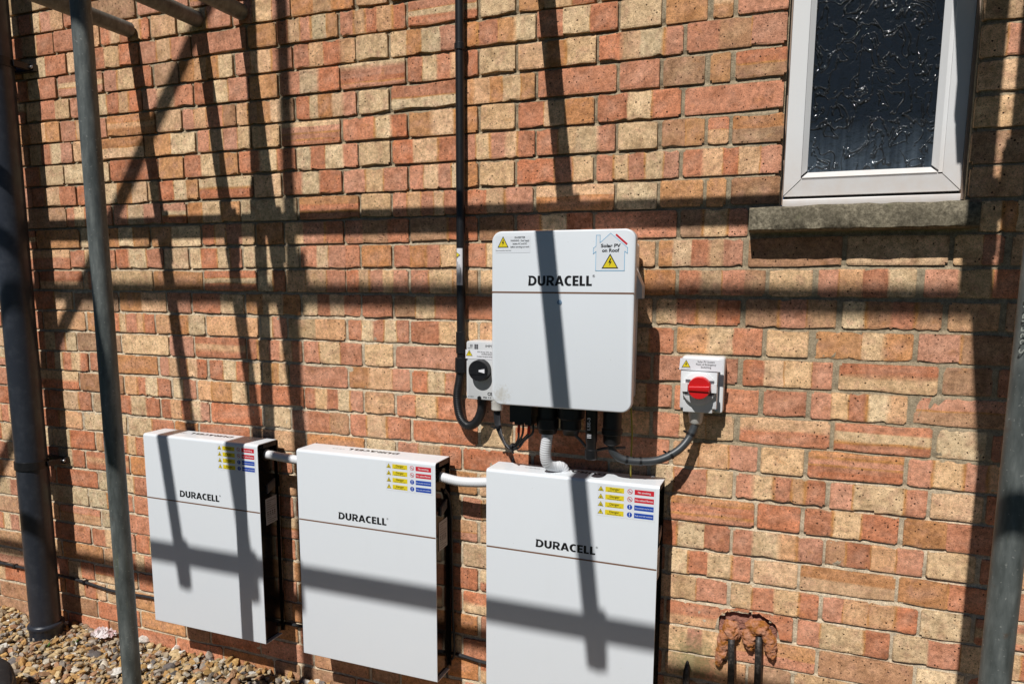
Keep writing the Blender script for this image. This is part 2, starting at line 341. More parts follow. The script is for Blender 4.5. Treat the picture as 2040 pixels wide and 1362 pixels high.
def text_mesh(txt, size, y, x, z, align='CENTER', bold=0.0, width=None, rot=0.0):
    """lettering as a flat mesh in the wall's plane, facing -Y"""
    cu = bpy.data.curves.new('lettering', 'FONT'); cu.body = txt; cu.size = size; cu.align_x = align; cu.align_y = 'CENTER'; cu.offset = bold * size
    cu.resolution_u = 3; o = bpy.data.objects.new('lettering', cu); COL.objects.link(o)
    dg = bpy.context.evaluated_depsgraph_get(); dg.update(); me = bpy.data.meshes.new_from_object(o.evaluated_get(dg))
    bpy.data.objects.remove(o); bpy.data.curves.remove(cu)
    co = np.zeros(len(me.vertices) * 3); me.vertices.foreach_get('co', co); co = co.reshape(-1, 3)
    if width and len(co): co[:, 0] *= width / max(1e-6, co[:, 0].max() - co[:, 0].min())
    ca, sa = math.cos(rot), math.sin(rot); X = co[:, 0] * ca - co[:, 1] * sa; Z = co[:, 0] * sa + co[:, 1] * ca
    vs = np.stack([X + x, np.full(len(co), y), Z + z], 1); fs = [tuple(p.vertices) for p in me.polygons]
    bpy.data.meshes.remove(me); return vs.tolist(), fs
def arc(cx, cy, rx, ry, a0, a1, n=14): return [(cx + rx * math.cos(math.radians(a0 + (a1 - a0) * i / n)), cy + ry * math.sin(math.radians(a0 + (a1 - a0) * i / n))) for i in range(n + 1)]
GLYPH = {
    'D': (.96, [[(0, 0), (.40, 0)] + arc(.40, .5, .56, .5, -90, 90) + [(0, 1), (.08, .80)], [(.28, .20), (.28, .80), (.40, .80)] + arc(.40, .5, .28, .30, 90, -90)]),
    'U': (.88, [[(0, 1), (0, .40)] + arc(.44, .40, .44, .42, 180, 360) + [(.88, 1), (.60, 1), (.60, .40)] + arc(.44, .40, .16, .20, 360, 180) + [(.28, 1)]]),
    'R': (.92, [[(0, 0), (.28, 0), (.28, .34), (.36, .34), (.60, 0), (.93, 0), (.64, .40)] + arc(.50, .685, .37, .315, -60, 90) + [(0, 1), (.07, .80)], [(.28, .54), (.28, .81), (.48, .81)] + arc(.48, .675, .12, .135, 90, -90)]),
    'A': (1.02, [[(0, 0), (.28, 0), (.35, .19), (.67, .19), (.74, 0), (1.02, 0), (.66, 1), (.36, 1)], [(.42, .37), (.51, .68), (.60, .37)]]),
    'C': (.80, [arc(.5, .5, .5, .515, 54, 306) + arc(.53, .5, .23, .31, 298, 62)]),
    'E': (.66, [[(0, 0), (.66, 0), (.66, .205), (.28, .205), (.28, .41), (.60, .41), (.60, .60), (.28, .60), (.28, .795), (.65, .795), (.65, 1), (0, 1)]]),
    'L': (.62, [[(0, 0), (.60, 0), (.62, .205), (.28, .205), (.28, 1), (0, 1)]])}
def logo_shape():
    cu = bpy.data.curves.new('logo', 'CURVE'); cu.dimensions = '2D'; cu.fill_mode = 'BOTH'; x = 0.0
    for ch in 'DURACELL':
        w, loops = GLYPH[ch]
        if ch == 'A': x -= .075
        for lp in loops:
            sp = cu.splines.new('POLY'); sp.points.add(len(lp) - 1); sp.use_cyclic_u = True
            for q, (a, b) in zip(sp.points, lp): q.co = (a + x, b, 0, 1)
        x += w + (.045 if ch == 'A' else .095)
    o = bpy.data.objects.new('logo', cu); COL.objects.link(o); dg = bpy.context.evaluated_depsgraph_get(); dg.update()
    me = bpy.data.meshes.new_from_object(o.evaluated_get(dg)); bpy.data.objects.remove(o)
    vs = [(v.co.x / (x - .095), v.co.y) for v in me.vertices]; fs = [tuple(p.vertices) for p in me.polygons]; return vs, fs
LOGO = logo_shape()
def logo(x0, x1, z0, z1, y, mb=None):
    mb = mb or MB(); vs, fs = LOGO
    mb.add([(x0 + (x1 - x0) * a, y, z0 + (z1 - z0) * b) for a, b in vs], fs)
    mb.add(*text_mesh('®', (z1 - z0) * .35, y, x1 + (z1 - z0) * .17, z1 - (z1 - z0) * .06)); return mb
BOLT = [(.02, .95), (-.28, .42), (-.02, .45), (-.14, .05), (.28, .58), (.03, .55), (.2, .95)]
def warn_triangle(mb, cx, z0, w, h, y, ink, yel, glyph='bolt'):
    mb.cur = ink; mb.flat([(cx - w / 2, z0), (cx + w / 2, z0), (cx, z0 + h)], y)
    mb.cur = yel; q = .1; mb.flat([(cx - w * (.5 - q * .95), z0 + h * q * .7), (cx + w * (.5 - q * .95), z0 + h * q * .7), (cx, z0 + h * (1 - q * 1.3))], y - .0002)
    mb.cur = ink
    if glyph == 'bolt': mb.flat([(cx + a * w * .36, z0 + h * (.14 + .56 * b)) for a, b in BOLT], y - .0004)
    elif glyph == 'hand':
        mb.flat([(cx - w * .2, z0 + h * .16), (cx + w * .26, z0 + h * .16), (cx + w * .26, z0 + h * .24), (cx - w * .2, z0 + h * .24)], y - .0004)
        mb.flat([(cx - w * .05, z0 + h * .3), (cx + w * .14, z0 + h * .3), (cx + w * .02, z0 + h * .58)], y - .0004)
    elif glyph == 'burst':
        mb.flat([(cx + w * .2 * math.cos(a) * (1 if i % 2 else .45), z0 + h * .33 + h * .2 * math.sin(a) * (1 if i % 2 else .45)) for i, a in enumerate([2 * PI * j / 12 for j in range(12)])], y - .0004)
    else:
        mb.flat([(cx - w * .22, z0 + h * .15), (cx + w * .22, z0 + h * .15), (cx + w * .22, z0 + h * .3), (cx - w * .1, z0 + h * .24)], y - .0004)
        mb.line([(cx - w * .12, z0 + h * .4), (cx + w * .1, z0 + h * .5)], w * .08, y - .0004)

# ------------------------------------------------------------------ ground
g = MB(); g.add([(-60, -90, -2.185), (60, -90, -2.185), (60, 8, -2.185), (-60, 8, -2.185)], [(0, 1, 2, 3)])
ground = g.build('ground', M['invented_grass'], smooth=False); ground['kind'] = 'structure'  # unseen grass beyond the gravel, invented dark to cut light bounced onto the wall
g = MB(); g.add([(-6, -.95, -2.165), (6, -.95, -2.165), (6, .3, -2.165), (-6, .3, -2.165)], [(0, 1, 2, 3)])
bed = g.build('gravel_bed', M['soil'], smooth=False); bed['kind'] = 'structure'

# ------------------------------------------------------------------ the brick wall
BH, CH = .065, .075
WX0, WX1 = -2.75, 2.6
OX0, OX1, OZ0, OZ1 = 1.143, 1.536, -.604, .62       # window opening
def course_joints(k):
    ph = 0.0 if k % 2 == 0 else .39375
    xs = []; n = -5
    while True:
        c = ph + n * .7875
        if c > 3.4: break
        xs += [c - .05625, c + .05625, c + .28125, c + .50625]; n += 1
    xs = sorted(set(round(x, 5) for x in xs if WX0 - .3 < x < WX1 + .3))
    if -8 <= k <= 8:                                  # closers at the window jambs
        left = [x for x in xs if x < (.87 if k % 2 == 0 else 1.0)]; right = [x for x in xs if x > 1.86]
        if k % 2 == 0: xs = left + [.96, 1.02, 1.1435, None, 1.5355, 1.65, 1.705] + right
        else: xs = left + [1.1435, None, 1.5355, 1.76] + right
    return xs
PATTERN = {   # bands along each brick read off the wall, from the brick whose left edge is given: r red, o orange, b buff, g grey, d brown; '-' stacks them
 0: (-.84375, 'b gr rbr ogo b ? ? ? b ? ?'), 1: (-1.4625, 'br b rbr rbr r o rbrgo rbrbr -rbr b obr b rbr r'),
 2: (-1.06875, 'rbr d obob rbr rbrb b bobr orob rbr b o -ob r'), 3: (-1.125, 'brbr rbr rbr o rgr -rrrrb rbrbr b bob rbbr rdr'),
 4: (-1.06875, '-obo b rbrd bdobd rbobr b -br obobo r r d o -dr'), 5: (-1.125, '-bo ob rbrb b -rrrb rrbr obo b rbo rbr r'),
 6: (-1.06875, 'r o rbo rbr brbr b rbr rbrbr rbbr b do -br -do'), 7: (-.9, 'brbo -rb b rbr rbr rbrbo b rrrb rbrbr rbrbr'),
 8: (-.28125, '-rro b rbrbr rbr -ob b o o d'), 9: (-.3375, 'brr rdr dr d rbr r dbr'), 10: (-.28125, 'rgrr o rorb rbr r b ogrgr d'),
 11: (-.3375, 'ggr rbrbr rbb b rbr rbo rgrd b rbrb rgr'), 12: (-.28125, 'brbr r dbr r r b brbr drb bdrd'), 13: (-.3375, 'gb rbrbr rb b r obr obr b oobo rd'),
 14: (-.28125, 'rbr b r r b r r rbbr -br d'), 15: (-.3375, 'r obr rbrb b r rbr r r rbrbb -dr'), 16: (-.28125, 'rbrbr b rbr r rbr b rbb -rb -rbr b'),
 17: (-.3375, 'rrd rbr r b r r bbr b -rrro rbrb'), 18: (-.28125, 'o b rgr r r b brb rbrbr rbbr b'), 19: (.9, '-rrro r rbr or'), 20: (.84375, 'rbr rbbr drbr b'),
 21: (.9, 'brbr b -bo or'), 22: (.84375, 'bbr brbr rbbr b'), 23: (.9, '-br r rgbr brb'), 24: (.84375, 'bbrb -ro d b')}
RANDOM = 'rbr rbr rbr brb rb br rbrbr brbr rbrb r r b b -rb -br -rbr o ob obo g gr rgr d bob'.split()
PAL = {'r': (.545, .232, .135), 'o': (.55, .285, .135), 'b': (.69, .52, .335), 'g': (.57, .455, .30), 'd': (.45, .275, .175)}
def brick_colour(ch, R):
    c = PAL[ch]; s = R.uniform(.84, 1.14); h = R.uniform(-1, 1)
    c = (c[0] * s, c[1] * s * (1 + .09 * h), c[2] * s * (1 + .16 * h))
    if ch == 'r' and R.random() < .5: c = (c[0] * 1.05, c[1] * 1.22, c[2] * 1.42)
    if ch in 'bg' and R.random() < .35: c = (c[0] * 1.0, c[1] * .88, c[2] * .86)
    return c
def broken_arch(x):
    u = (x - 1.118) / .078
    return -1.700 + .040 * math.sqrt(max(0, 1 - u * u)) + .0045 * noise.noise((x * 90, 3.3, 0)) + .003 * noise.noise((x * 260, 1.3, 0))
def brick_mesh(x0, x1, k, tok, seed, jamb=False):
    R = random.Random(seed); L = x1 - x0; z0 = -CH * k
    a = x0 + .0044 + R.uniform(-.0022, .0022); b = x1 - .0044 + R.uniform(-.0022, .0022)
    if x0 > .84 and -8 < k < 17 and not jamb: b -= R.uniform(0, .006)
    zb = z0 - .0008 + R.uniform(-.0018, .0018); zt = z0 + BH + .0018 + R.uniform(-.0022, .0022)
    L = b - a; h = zt - zb; face = -R.uniform(.0, .003); tiltx = R.uniform(-.008, .008); tiltz = R.uniform(-.015, .015)
    stacked = tok.startswith('-'); t = tok.lstrip('-'); n = len(t); cols = [brick_colour(ch, R) for ch in t]
    edges = []
    for i in range(1, n): edges.append(min(.93, max(.07, i / n + R.uniform(-.16, .16) / n)))
    span = h if stacked else L
    cut = []
    for i, e in enumerate(edges):
        A, B = cols[i], cols[i + 1]; w = R.choice((.0022, .003, .0045, .007))
        fr = R.random() < .6
        mid = (.52, .27, .10) if fr else tuple((p + q) / 2 for p, q in zip(A, B))
        cut += [(e * span - w, A), (e * span, mid), (e * span + w, B)]
    ends = [0, .0055, span - .0055, span]
    pos = [(q, None) for q in ends] + cut; pos.sort(key=lambda q: q[0])
    bl = [(.64, .39, .29) if ch in 'ro' else (.74, .58, .38) for ch in t]; am = [R.uniform(.1, .6) if ch in 'ro' else R.uniform(0, .3) for ch in t]
    bounds = [0.0] + [e * span for e in edges] + [span]
    def bloom(q, c, other):
        for i in range(n):
            if bounds[i] <= q <= bounds[i + 1]:
                w = bounds[i + 1] - bounds[i]; f = max(0.0, 1 - abs(q - (bounds[i] + w / 2)) / (w / 2 + 1e-6)) ** .8 * am[i] * other
                return tuple(p + (r_ - p) * f for p, r_ in zip(c, bl[i]))
        return c
    def col_at(q):
        if not cut: return cols[0]
        if q <= cut[0][0]: return cols[0]
        for (p0, c0), (p1, c1) in zip(cut, cut[1:]):
            if q <= p1:
                t_ = (q - p0) / max(1e-6, p1 - p0); return tuple(u + (v - u) * t_ for u, v in zip(c0, c1))
        return cols[-1]
    main = [q for q, _ in pos] + [(a_ + b_) / 2 for a_, b_ in zip(bounds, bounds[1:]) if b_ - a_ > .024]; main.sort()
    if stacked: U = [0, .0055, L * .33, L * .66, L - .0055, L]; V = main
    else: U = main; V = [0, .0055, h * .5, h - .0055, h]
    chipped = k == 23 and x1 > 1.04 and x0 < 1.2
    if chipped: U = sorted(set(list(U) + [.006 * i for i in range(1, int(L / .006)) if abs(a + .006 * i - 1.118) < .085]))
    nu, nv = len(U), len(V); vs = []; cs = []; ds = []
    rc = [R.choice((.001, .002, .003, .004, .005, .010)) for _ in range(4)]
    for j, v in enumerate(V):
        for i, u in enumerate(U):
            x, z = u, v; y = face + (u - L / 2) * tiltx + (v - h / 2) * tiltz
            q = v if stacked else u; wob = R.uniform(-.0026, .0026)
            inner_u = 1 < i < nu - 2; inner_v = 1 < j < nv - 2
            if not stacked and inner_u: x += wob
            if stacked and inner_v: z += wob
            ei = i in (0, nu - 1); ej = j in (0, nv - 1)
            if ei or ej:
                y += .0003 + R.uniform(0, .0014) * R.random()
                if ej and not ei: z += (1 if j == 0 else -1) * R.random() ** 6 * .0065
            if ei and ej:
                r = rc[(i > 0) + 2 * (j > 0)]; x += r * .6 * (1 if i == 0 else -1); z += r * .6 * (1 if j == 0 else -1); y += .0006
            if chipped and abs(a + x - 1.118) < .078 and j < nv - 1:
                top = broken_arch(a + x) - zb + .0012 * j
                if z < top: z = top; y += .002 * R.random() + (.0 if j else .003)
            vs.append((x, y, z)); cs.append(bloom(q, col_at(q), 1.0 if (.2 < ((u / L) if stacked else (v / h)) < .8) else .0)); ds.append(min(u, L - u, v, h - v))
    fs = [(j * nu + i, j * nu + i + 1, (j + 1) * nu + i + 1, (j + 1) * nu + i) for j in range(nv - 1) for i in range(nu - 1)]
    rim = list(range(nu)) + [j * nu + nu - 1 for j in range(1, nv)] + [(nv - 1) * nu + i for i in range(nu - 2, -1, -1)] + [j * nu for j in range(nv - 2, 0, -1)]
    base = len(vs); back = .11 if jamb else .024
    for q in rim: vs.append((vs[q][0], back, vs[q][2])); cs.append(cs[q]); ds.append(0.0)
    m = len(rim); fs += [(rim[i], base + i, base + (i + 1) % m, rim[(i + 1) % m]) for i in range(m)]
    return (a, zb), vs, fs, [(c, d) for c, d in zip(cs, ds)]
wall = thing('brick_wall', 'red and buff banded brick house wall behind all the equipment', 'brick wall')
bricks = []
SILL_X0, SILL_X1 = 1.073, 1.562
for k in range(-11, 30):
    xs = course_joints(k); start, toks = PATTERN.get(k, (99, '')); toks = toks.split(); ti = None
    for x0, x1 in zip(xs, xs[1:]):
        if x0 is None or x1 is None: continue
        if x1 < WX0 or x0 > WX1: continue
        R = random.Random(k * 977 + int(round(x0 * 4000)))
        tok = R.choice(RANDOM)
        if x1 - x0 < .13 and len(tok) > 2 and R.random() < .7: tok = R.choice(('b', 'b', 'r', 'o', 'br', 'rb'))
        if ti is None and abs(x0 - start) < .02: ti = 0
        if ti is not None:
            if ti < len(toks) and toks[ti] != '?': tok = toks[ti]
            ti += 1
        if k >= 28: tok = R.choice(('o', 'r', 'd', 'r'))
        jamb = -8 <= k <= 8 and (abs(x1 - 1.1435) < .002 or abs(x0 - 1.5355) < .002)
        if k == 9:                                      # the stone sill takes this course's place
            if x0 >= SILL_X0 - .02 and x1 <= SILL_X1 + .02: continue
            if x0 < SILL_X0 < x1: x1 = SILL_X0
            if x0 < SILL_X1 < x1: x0 = SILL_X1
        org, vs, fs, cs = brick_mesh(x0, x1, k, tok, k * 131 + int(x0 * 1000), jamb)
        px, py = project((org[0] + (x1 - x0) / 2, 0, org[1] + .03)); inv = -10 < px < 2050 and -10 < py < 1372
        dist = (Vector(((x0 + x1) / 2, 0, org[1])) - CAM).length; size = (x1 - x0) / dist ** 2 if inv else 0
        for bx0, bx1, bz0, bz1 in ((-.83, -.42, -1.95, -1.33), (-.2, .2, -1.95, -1.33), (.45, .85, -2, -1.33), (.5, .8, -1.08, -.7)):
            if x0 > bx0 and x1 < bx1 + .05 and bz0 < org[1] < bz1 - .06: size = 0
        bricks.append((size, org, vs, fs, cs))
bricks.sort(key=lambda q: -q[0])
for size, org, vs, fs, cs in bricks[:300]:
    mb = MB(); mb.add(vs, fs); mb.c = [(*c, 1) for c, d in cs]; mb.d = [d for c, d in cs]
    o = link('brick', mb.mesh('brick', M['brick']), wall, (org[0], 0, org[1]))
rest = MB(); rest.c = []; rest.d = []
for size, org, vs, fs, cs in bricks[300:]:
    rest.add([(v[0] + org[0], v[1], v[2] + org[1]) for v in vs], fs); rest.c += [(*c, 1) for c, d in cs]; rest.d += [d for c, d in cs]
o = rest.build('brickwork', M['brick'], wall, smooth=False); o['kind'] = 'stuff'
# mortar: struck bed joints, raked perpends
XS = np.arange(WX0, WX1, .0075); prof = [.0655, .0672, .0692, .0712, .0732, .0748]; ZS = []
for k in range(29, -12, -1):
    ZS += [-CH * k + .005, -CH * k + .022, -CH * k + .045, -CH * k + .060] + [-CH * k + q for q in prof]
ZS = np.array(sorted(ZS)); nx, nz = len(XS), len(ZS); co = np.zeros((nz, nx, 3)); co[:, :, 0] = XS[None, :]; co[:, :, 2] = ZS[:, None]
for j, z in enumerate(ZS):
    u = (z / CH) % 1.0 * CH
    for i, x in enumerate(XS):
        nn = noise.noise((x * 55, 3.1, z * 90)) * .6 + noise.noise((x * 160, 9.7, z * 160)) * .4
        rep = min(1, max(0, (x - .84) / .08)) * min(1, max(0, (z + 1.3) / .08)); low = min(1, max(0, (-z - .5) / .4))
        if u > .0645: t = (u - .0645) / .0105; d = (.0020 + .0082 * t) * (1 - .55 * low) * (1 - .5 * rep)
        else: d = .0052 * (1 - .75 * low) * (1 - .5 * rep)
        big = max(0, noise.noise((x * 7, 1.3, z * 30))) * .004
        co[j, i, 1] = max(-.001, d + nn * .0042 * (1 - .5 * rep) + big * (1 - rep))
        co[j, i, 2] += nn * .0006
idx = np.arange(nz * nx).reshape(nz, nx); q = np.stack([idx[:-1, :-1], idx[:-1, 1:], idx[1:, 1:], idx[1:, :-1]], -1)
cx = (XS[:-1] + XS[1:]) / 2; cz = (ZS[:-1] + ZS[1:]) / 2
keep = ~(((cx[None, :] > OX0 - .012) & (cx[None, :] < OX1 + .012)) & ((cz[:, None] > OZ0 - .03) & (cz[:, None] < OZ1)))
ar = np.array([broken_arch(x) for x in cx]); keep &= ~((np.abs(cx - 1.118) < .074)[None, :] & (cz[:, None] > -1.722) & (cz[:, None] < ar[None, :] - .002))
q = q[keep]; me = bpy.data.meshes.new('mortar'); me.vertices.add(nz * nx); me.vertices.foreach_set('co', co.ravel())
me.loops.add(q.size); me.loops.foreach_set('vertex_index', q.ravel()); me.polygons.add(len(q)); me.polygons.foreach_set('loop_start', np.arange(0, q.size, 4)); me.polygons.foreach_set('loop_total', np.full(len(q), 4))
me.update(); me.materials.append(M['mortar']); link('mortar', me, wall)
MB().box(OX0 - .02, OX0 - .002, .012, .11, OZ0 - .05, OZ1).box(OX1 + .002, OX1 + .02, .012, .11, OZ0 - .05, OZ1).box(WX0, WX1, .115, .3, -2.3, OZ0 - .06).box(WX0, OX0 - .03, .115, .3, OZ0 - .06, 3).box(OX1 + .03, WX1, .115, .3, OZ0 - .06, 3).build('wall_core', M['mortar'], wall, smooth=False)

# ------------------------------------------------------------------ window
win = thing('window', 'white framed window with dark obscured glass above a stone sill', 'window', loc=(1.34, 0, -.604))
def wbuild(mb, name, m, smooth=False, **kw):
    o = mb.build(name, m, win, smooth, **kw); o.matrix_parent_inverse = Matrix.Translation(-win.location); return o
FX0, FX1, FZ0, FZ1, FY = 1.148, 1.531, -.5795, .64, .038
def mitred(x0, x1, z0, z1, w, y, depth, step):
    """four frame members cut at 45 degrees; each is a prism, sloping back by step to the inside"""
    o = [(x0, z0), (x1, z0), (x1, z1), (x0, z1)]; i = [(x0 + w, z0 + w), (x1 - w, z0 + w), (x1 - w, z1 - w), (x0 + w, z1 - w)]; out = []
    for k in range(4):
        a, b, c, d = o[k], o[(k + 1) % 4], i[(k + 1) % 4], i[k]; g_ = .00012
        ctr = ((a[0] + b[0] + c[0] + d[0]) / 4, (a[1] + b[1] + c[1] + d[1]) / 4)
        sh = lambda p: (p[0] + (ctr[0] - p[0]) * g_ / w, p[1] + (ctr[1] - p[1]) * g_ / w)
        P = [sh(p) for p in (a, b, c, d)]; ys = (y, y, y + step, y + step); bv = .0025
        vs = [(p[0], yy, p[1]) for p, yy in zip(P, ys)] + [(p[0], y + depth, p[1]) for p in P]
        out.append(MB().add(vs, [(0, 1, 2, 3), (0, 4, 5, 1), (1, 5, 6, 2), (2, 6, 7, 3), (3, 7, 4, 0), (7, 6, 5, 4)]))
    return out
for mb in mitred(FX0, FX1, FZ0, FZ1, .0385, FY, .06, -.002): wbuild(mb, 'frame', M['upvc'])
for mb in mitred(FX0 + .0390, FX1 - .0475, FZ0 + .0435, FZ1 - .0435, .0135, FY - .001, .03, .012): wbuild(mb, 'glazing_bead', M['upvc'])
wbuild(MB().box(FX1 - .0475, FX1 - .0385, FY + .004, FY + .03, FZ0 + .04, FZ1 - .04).box(FX0 + .0385, FX1 - .0385, FY + .004, FY + .03, FZ0 + .0385, FZ0 + .0435), 'rebate', M['upvc'])
wbuild(MB().box(FX0 + .041, FX1 - .049, FY + .014, FY + .020, FZ0 + .046, FZ1 - .046), 'glass_pane', M['glass'])
wbuild(MB().box(FX0 + .002, FX1 - .002, FY + .07, FY + .5, FZ0, FZ1), 'dark_interior', M['room'])
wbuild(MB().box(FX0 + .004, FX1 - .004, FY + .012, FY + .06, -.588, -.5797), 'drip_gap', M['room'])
wbuild(MB().plate([(1.147, -.606), (1.536, -.606), (1.536, -.5865), (1.147, -.5865)], FY - .006, FY + .06, .003), 'subsill', M['upvc'], True)
for x_, x2_, y_ in ((1.139, 1.1475, .004), (1.5315, 1.5395, .008)): wbuild(MB().box(x_, x2_, FY - y_, FY + .02, -.600, .62), 'mastic_seal', M['sealline'])
st = MB(); nn_ = 40; rows = []                          # stone sill, worn edges
def sill_ring(x, sc=0.0):
    w = lambda s: noise.noise((x * 30, s * 7.3, 1.7)) * .0028
    return [(x, .11, -.606), (x, .03, -.6055 + w(.1)), (x, -.047 + w(1), -.6105 + w(2)), (x, -.0555 + w(3), -.6165 + w(4)), (x, -.058 + w(5), -.64 + w(9)), (x, -.0565 + w(6), -.664 + w(7)), (x, -.050, -.6685 + w(8)), (x, -.02, -.669), (x, .11, -.669)]
xs_ = np.linspace(SILL_X0 + .002, SILL_X1 - .004, nn_); vs = [p for x in xs_ for p in sill_ring(x)]; m_ = 9
fs = [(i * m_ + j, i * m_ + (j + 1) % m_, (i + 1) * m_ + (j + 1) % m_, (i + 1) * m_ + j) for i in range(nn_ - 1) for j in range(m_)] + [tuple(range(m_ - 1, -1, -1)), tuple(range((nn_ - 1) * m_, nn_ * m_))]
wbuild(st.add(vs, fs), 'stone_sill', M['stone'], True, angle=50)

# ------------------------------------------------------------------ downpipe
dp = thing('downpipe', 'thick black soil pipe running down the left edge of the wall', 'drainpipe', loc=(-1.447, -.1, -2.16))
def dbuild(mb, name, m, par=None): 
    o = mb.build(name, m, par or dp); o.matrix_parent_inverse = Matrix.Translation(-dp.location) if par is None else Matrix.Identity(4); return o
DX, DY = -1.452, -.1
dbuild(MB().tube([(DX, DY, -2.19), (DX, DY, 1.2)], .0525, 40), 'pipe', M['pipe'])
rp = [(-2.2, .058), (-2.125, .058), (-2.12, .060), (-2.115, .0625), (-2.107, .0625), (-2.102, .060), (-2.099, .0535)]
dbuild(MB().tube([(DX, DY, q[0]) for q in rp], [q[1] for q in rp], 40), 'socket_collar', M['pipe'])
for zc in (-1.475, -.045):
    b = dbuild(MB().tube([(DX, DY, zc - .016), (DX, DY, zc - .015), (DX, DY, zc + .015), (DX, DY, zc + .016)], [.052, .0565, .0565, .052], 40).box(DX - .074, DX + .074, -.02, .004, zc - .012, zc + .012).box(DX - .066, DX - .05, DY - .012, -.02, zc - .010, zc + .010).box(DX + .048, DX + .062, DY + .02, -.02, zc - .010, zc + .010), 'pipe_bracket', M['black'])
    for sx in (-1, 1):
        MB().tube([(DX + sx * .068, -.021, zc), (DX + sx * .068, -.024, zc), (DX + sx * .068, -.0265, zc)], [.006, .0055, .003], 12).build('screw', M['steel'], b)

# ------------------------------------------------------------------ scaffold
sc = thing('scaffold', 'grey galvanised tube scaffold standing in front of the wall', 'scaffolding', loc=(0, -.53, -2.15))
def sbuild(mb, name, label=None):
    o = mb.build(name, M['galv'], sc); o.matrix_parent_inverse = Matrix.Translation(-sc.location)
    if label: o['label'] = label
    return o
TR = .02415; YI, YO = -.53, -1.51; LYI, LYO, LZ = -.58, -1.562, .132
def standard(xb, xt, y, label):
    dx = (xt - xb) / 2.1
    sbuild(MB().tube([(xb - dx * .25, y, -2.15), (xb + dx * 6.0, y, 2.3)][:1] + [(xb + dx * 4.4, y, 2.3)], TR, 28), 'standard', label)
    sbuild(MB().box(xb - .075, xb + .075, y - .075, y + .075, -2.152, -2.146).tube([(xb, y, -2.15), (xb, y, -2.05)], .018, 14), 'base_plate')
standard(-.5035, -.5125, YI, 'upright tube left of the battery cabinets')
standard(1.5505, 1.5545, YI, 'upright tube at the right edge')
standard(-.528, -.535, YO, None); standard(1.56, 1.56, YO, None)
for y, zz in ((LYI, LZ), (LYO, LZ), (LYO, 1.178)): sbuild(MB().pipe((-3.1, y, zz), (3.2, y, zz), TR), 'ledger')
TXS = (-.922, -.634, -.457, .524, 1.487)
for x in TXS: sbuild(MB().pipe((x, -.012, .03), (x, -1.525, .03), TR, .004, 28), 'transom')
sbuild(MB().pipe((-.955 + .155, -1.51, 1.86 + .19), (-2.13, -1.51, .23), TR), 'brace')
def coupler(x, y, z, flip=1):
    sbuild(MB().tube([(x - .026, y, z), (x + .026, y, z)], .033, 14).box(x - .028, x + .028, y - .03, y + .03, z - .062 * flip, z - .02 * flip).tube([(x, y - .052, z - .03), (x, y + .05, z - .03)], .0075, 8).tube([(x, y - .05, z - .03), (x, y - .034, z - .03)], .013, 6).box(x - .03, x + .03, y + .03, y + .045, z - .05, z + .02), 'coupler')
sbuild(MB().tube([(1.473, -.60, -.02), (1.473, -.60, 2.2)], TR, 16), 'guard_post')
for y0_ in (-.545, -.31):
    bd = MB().box(1.582, 3.4, y0_, y0_ + .225, .057, .095).build('board', M['board'], sc, False); bd.matrix_parent_inverse = Matrix.Translation(-sc.location)
coupler(1.487, -.33, .055)
for x in TXS: coupler(x, LYI, LZ - .02); coupler(x, LYO, LZ - .02)
for x in (-.512, 1.553):
    for y, zz in ((LYI, LZ), (LYO, LZ), (LYO, 1.178)): coupler(x, y + .03, zz, -1)
tx = MB().add(*text_mesh('S 235 JR H2', .02, 0, 0, 0, 'LEFT', .01))          # stamped letters running up the right-hand tube
tx.v = [(1.5518 - .0135 + v[2] * -.0 - v[2] * .9 , YI - TR * .86 - .0022, -.905 + v[0]) for v in tx.v]
tx.build('stamp', flat('stamped_grey', (.30, .31, .27)), sc, False).matrix_parent_inverse = Matrix.Translation(-sc.location)

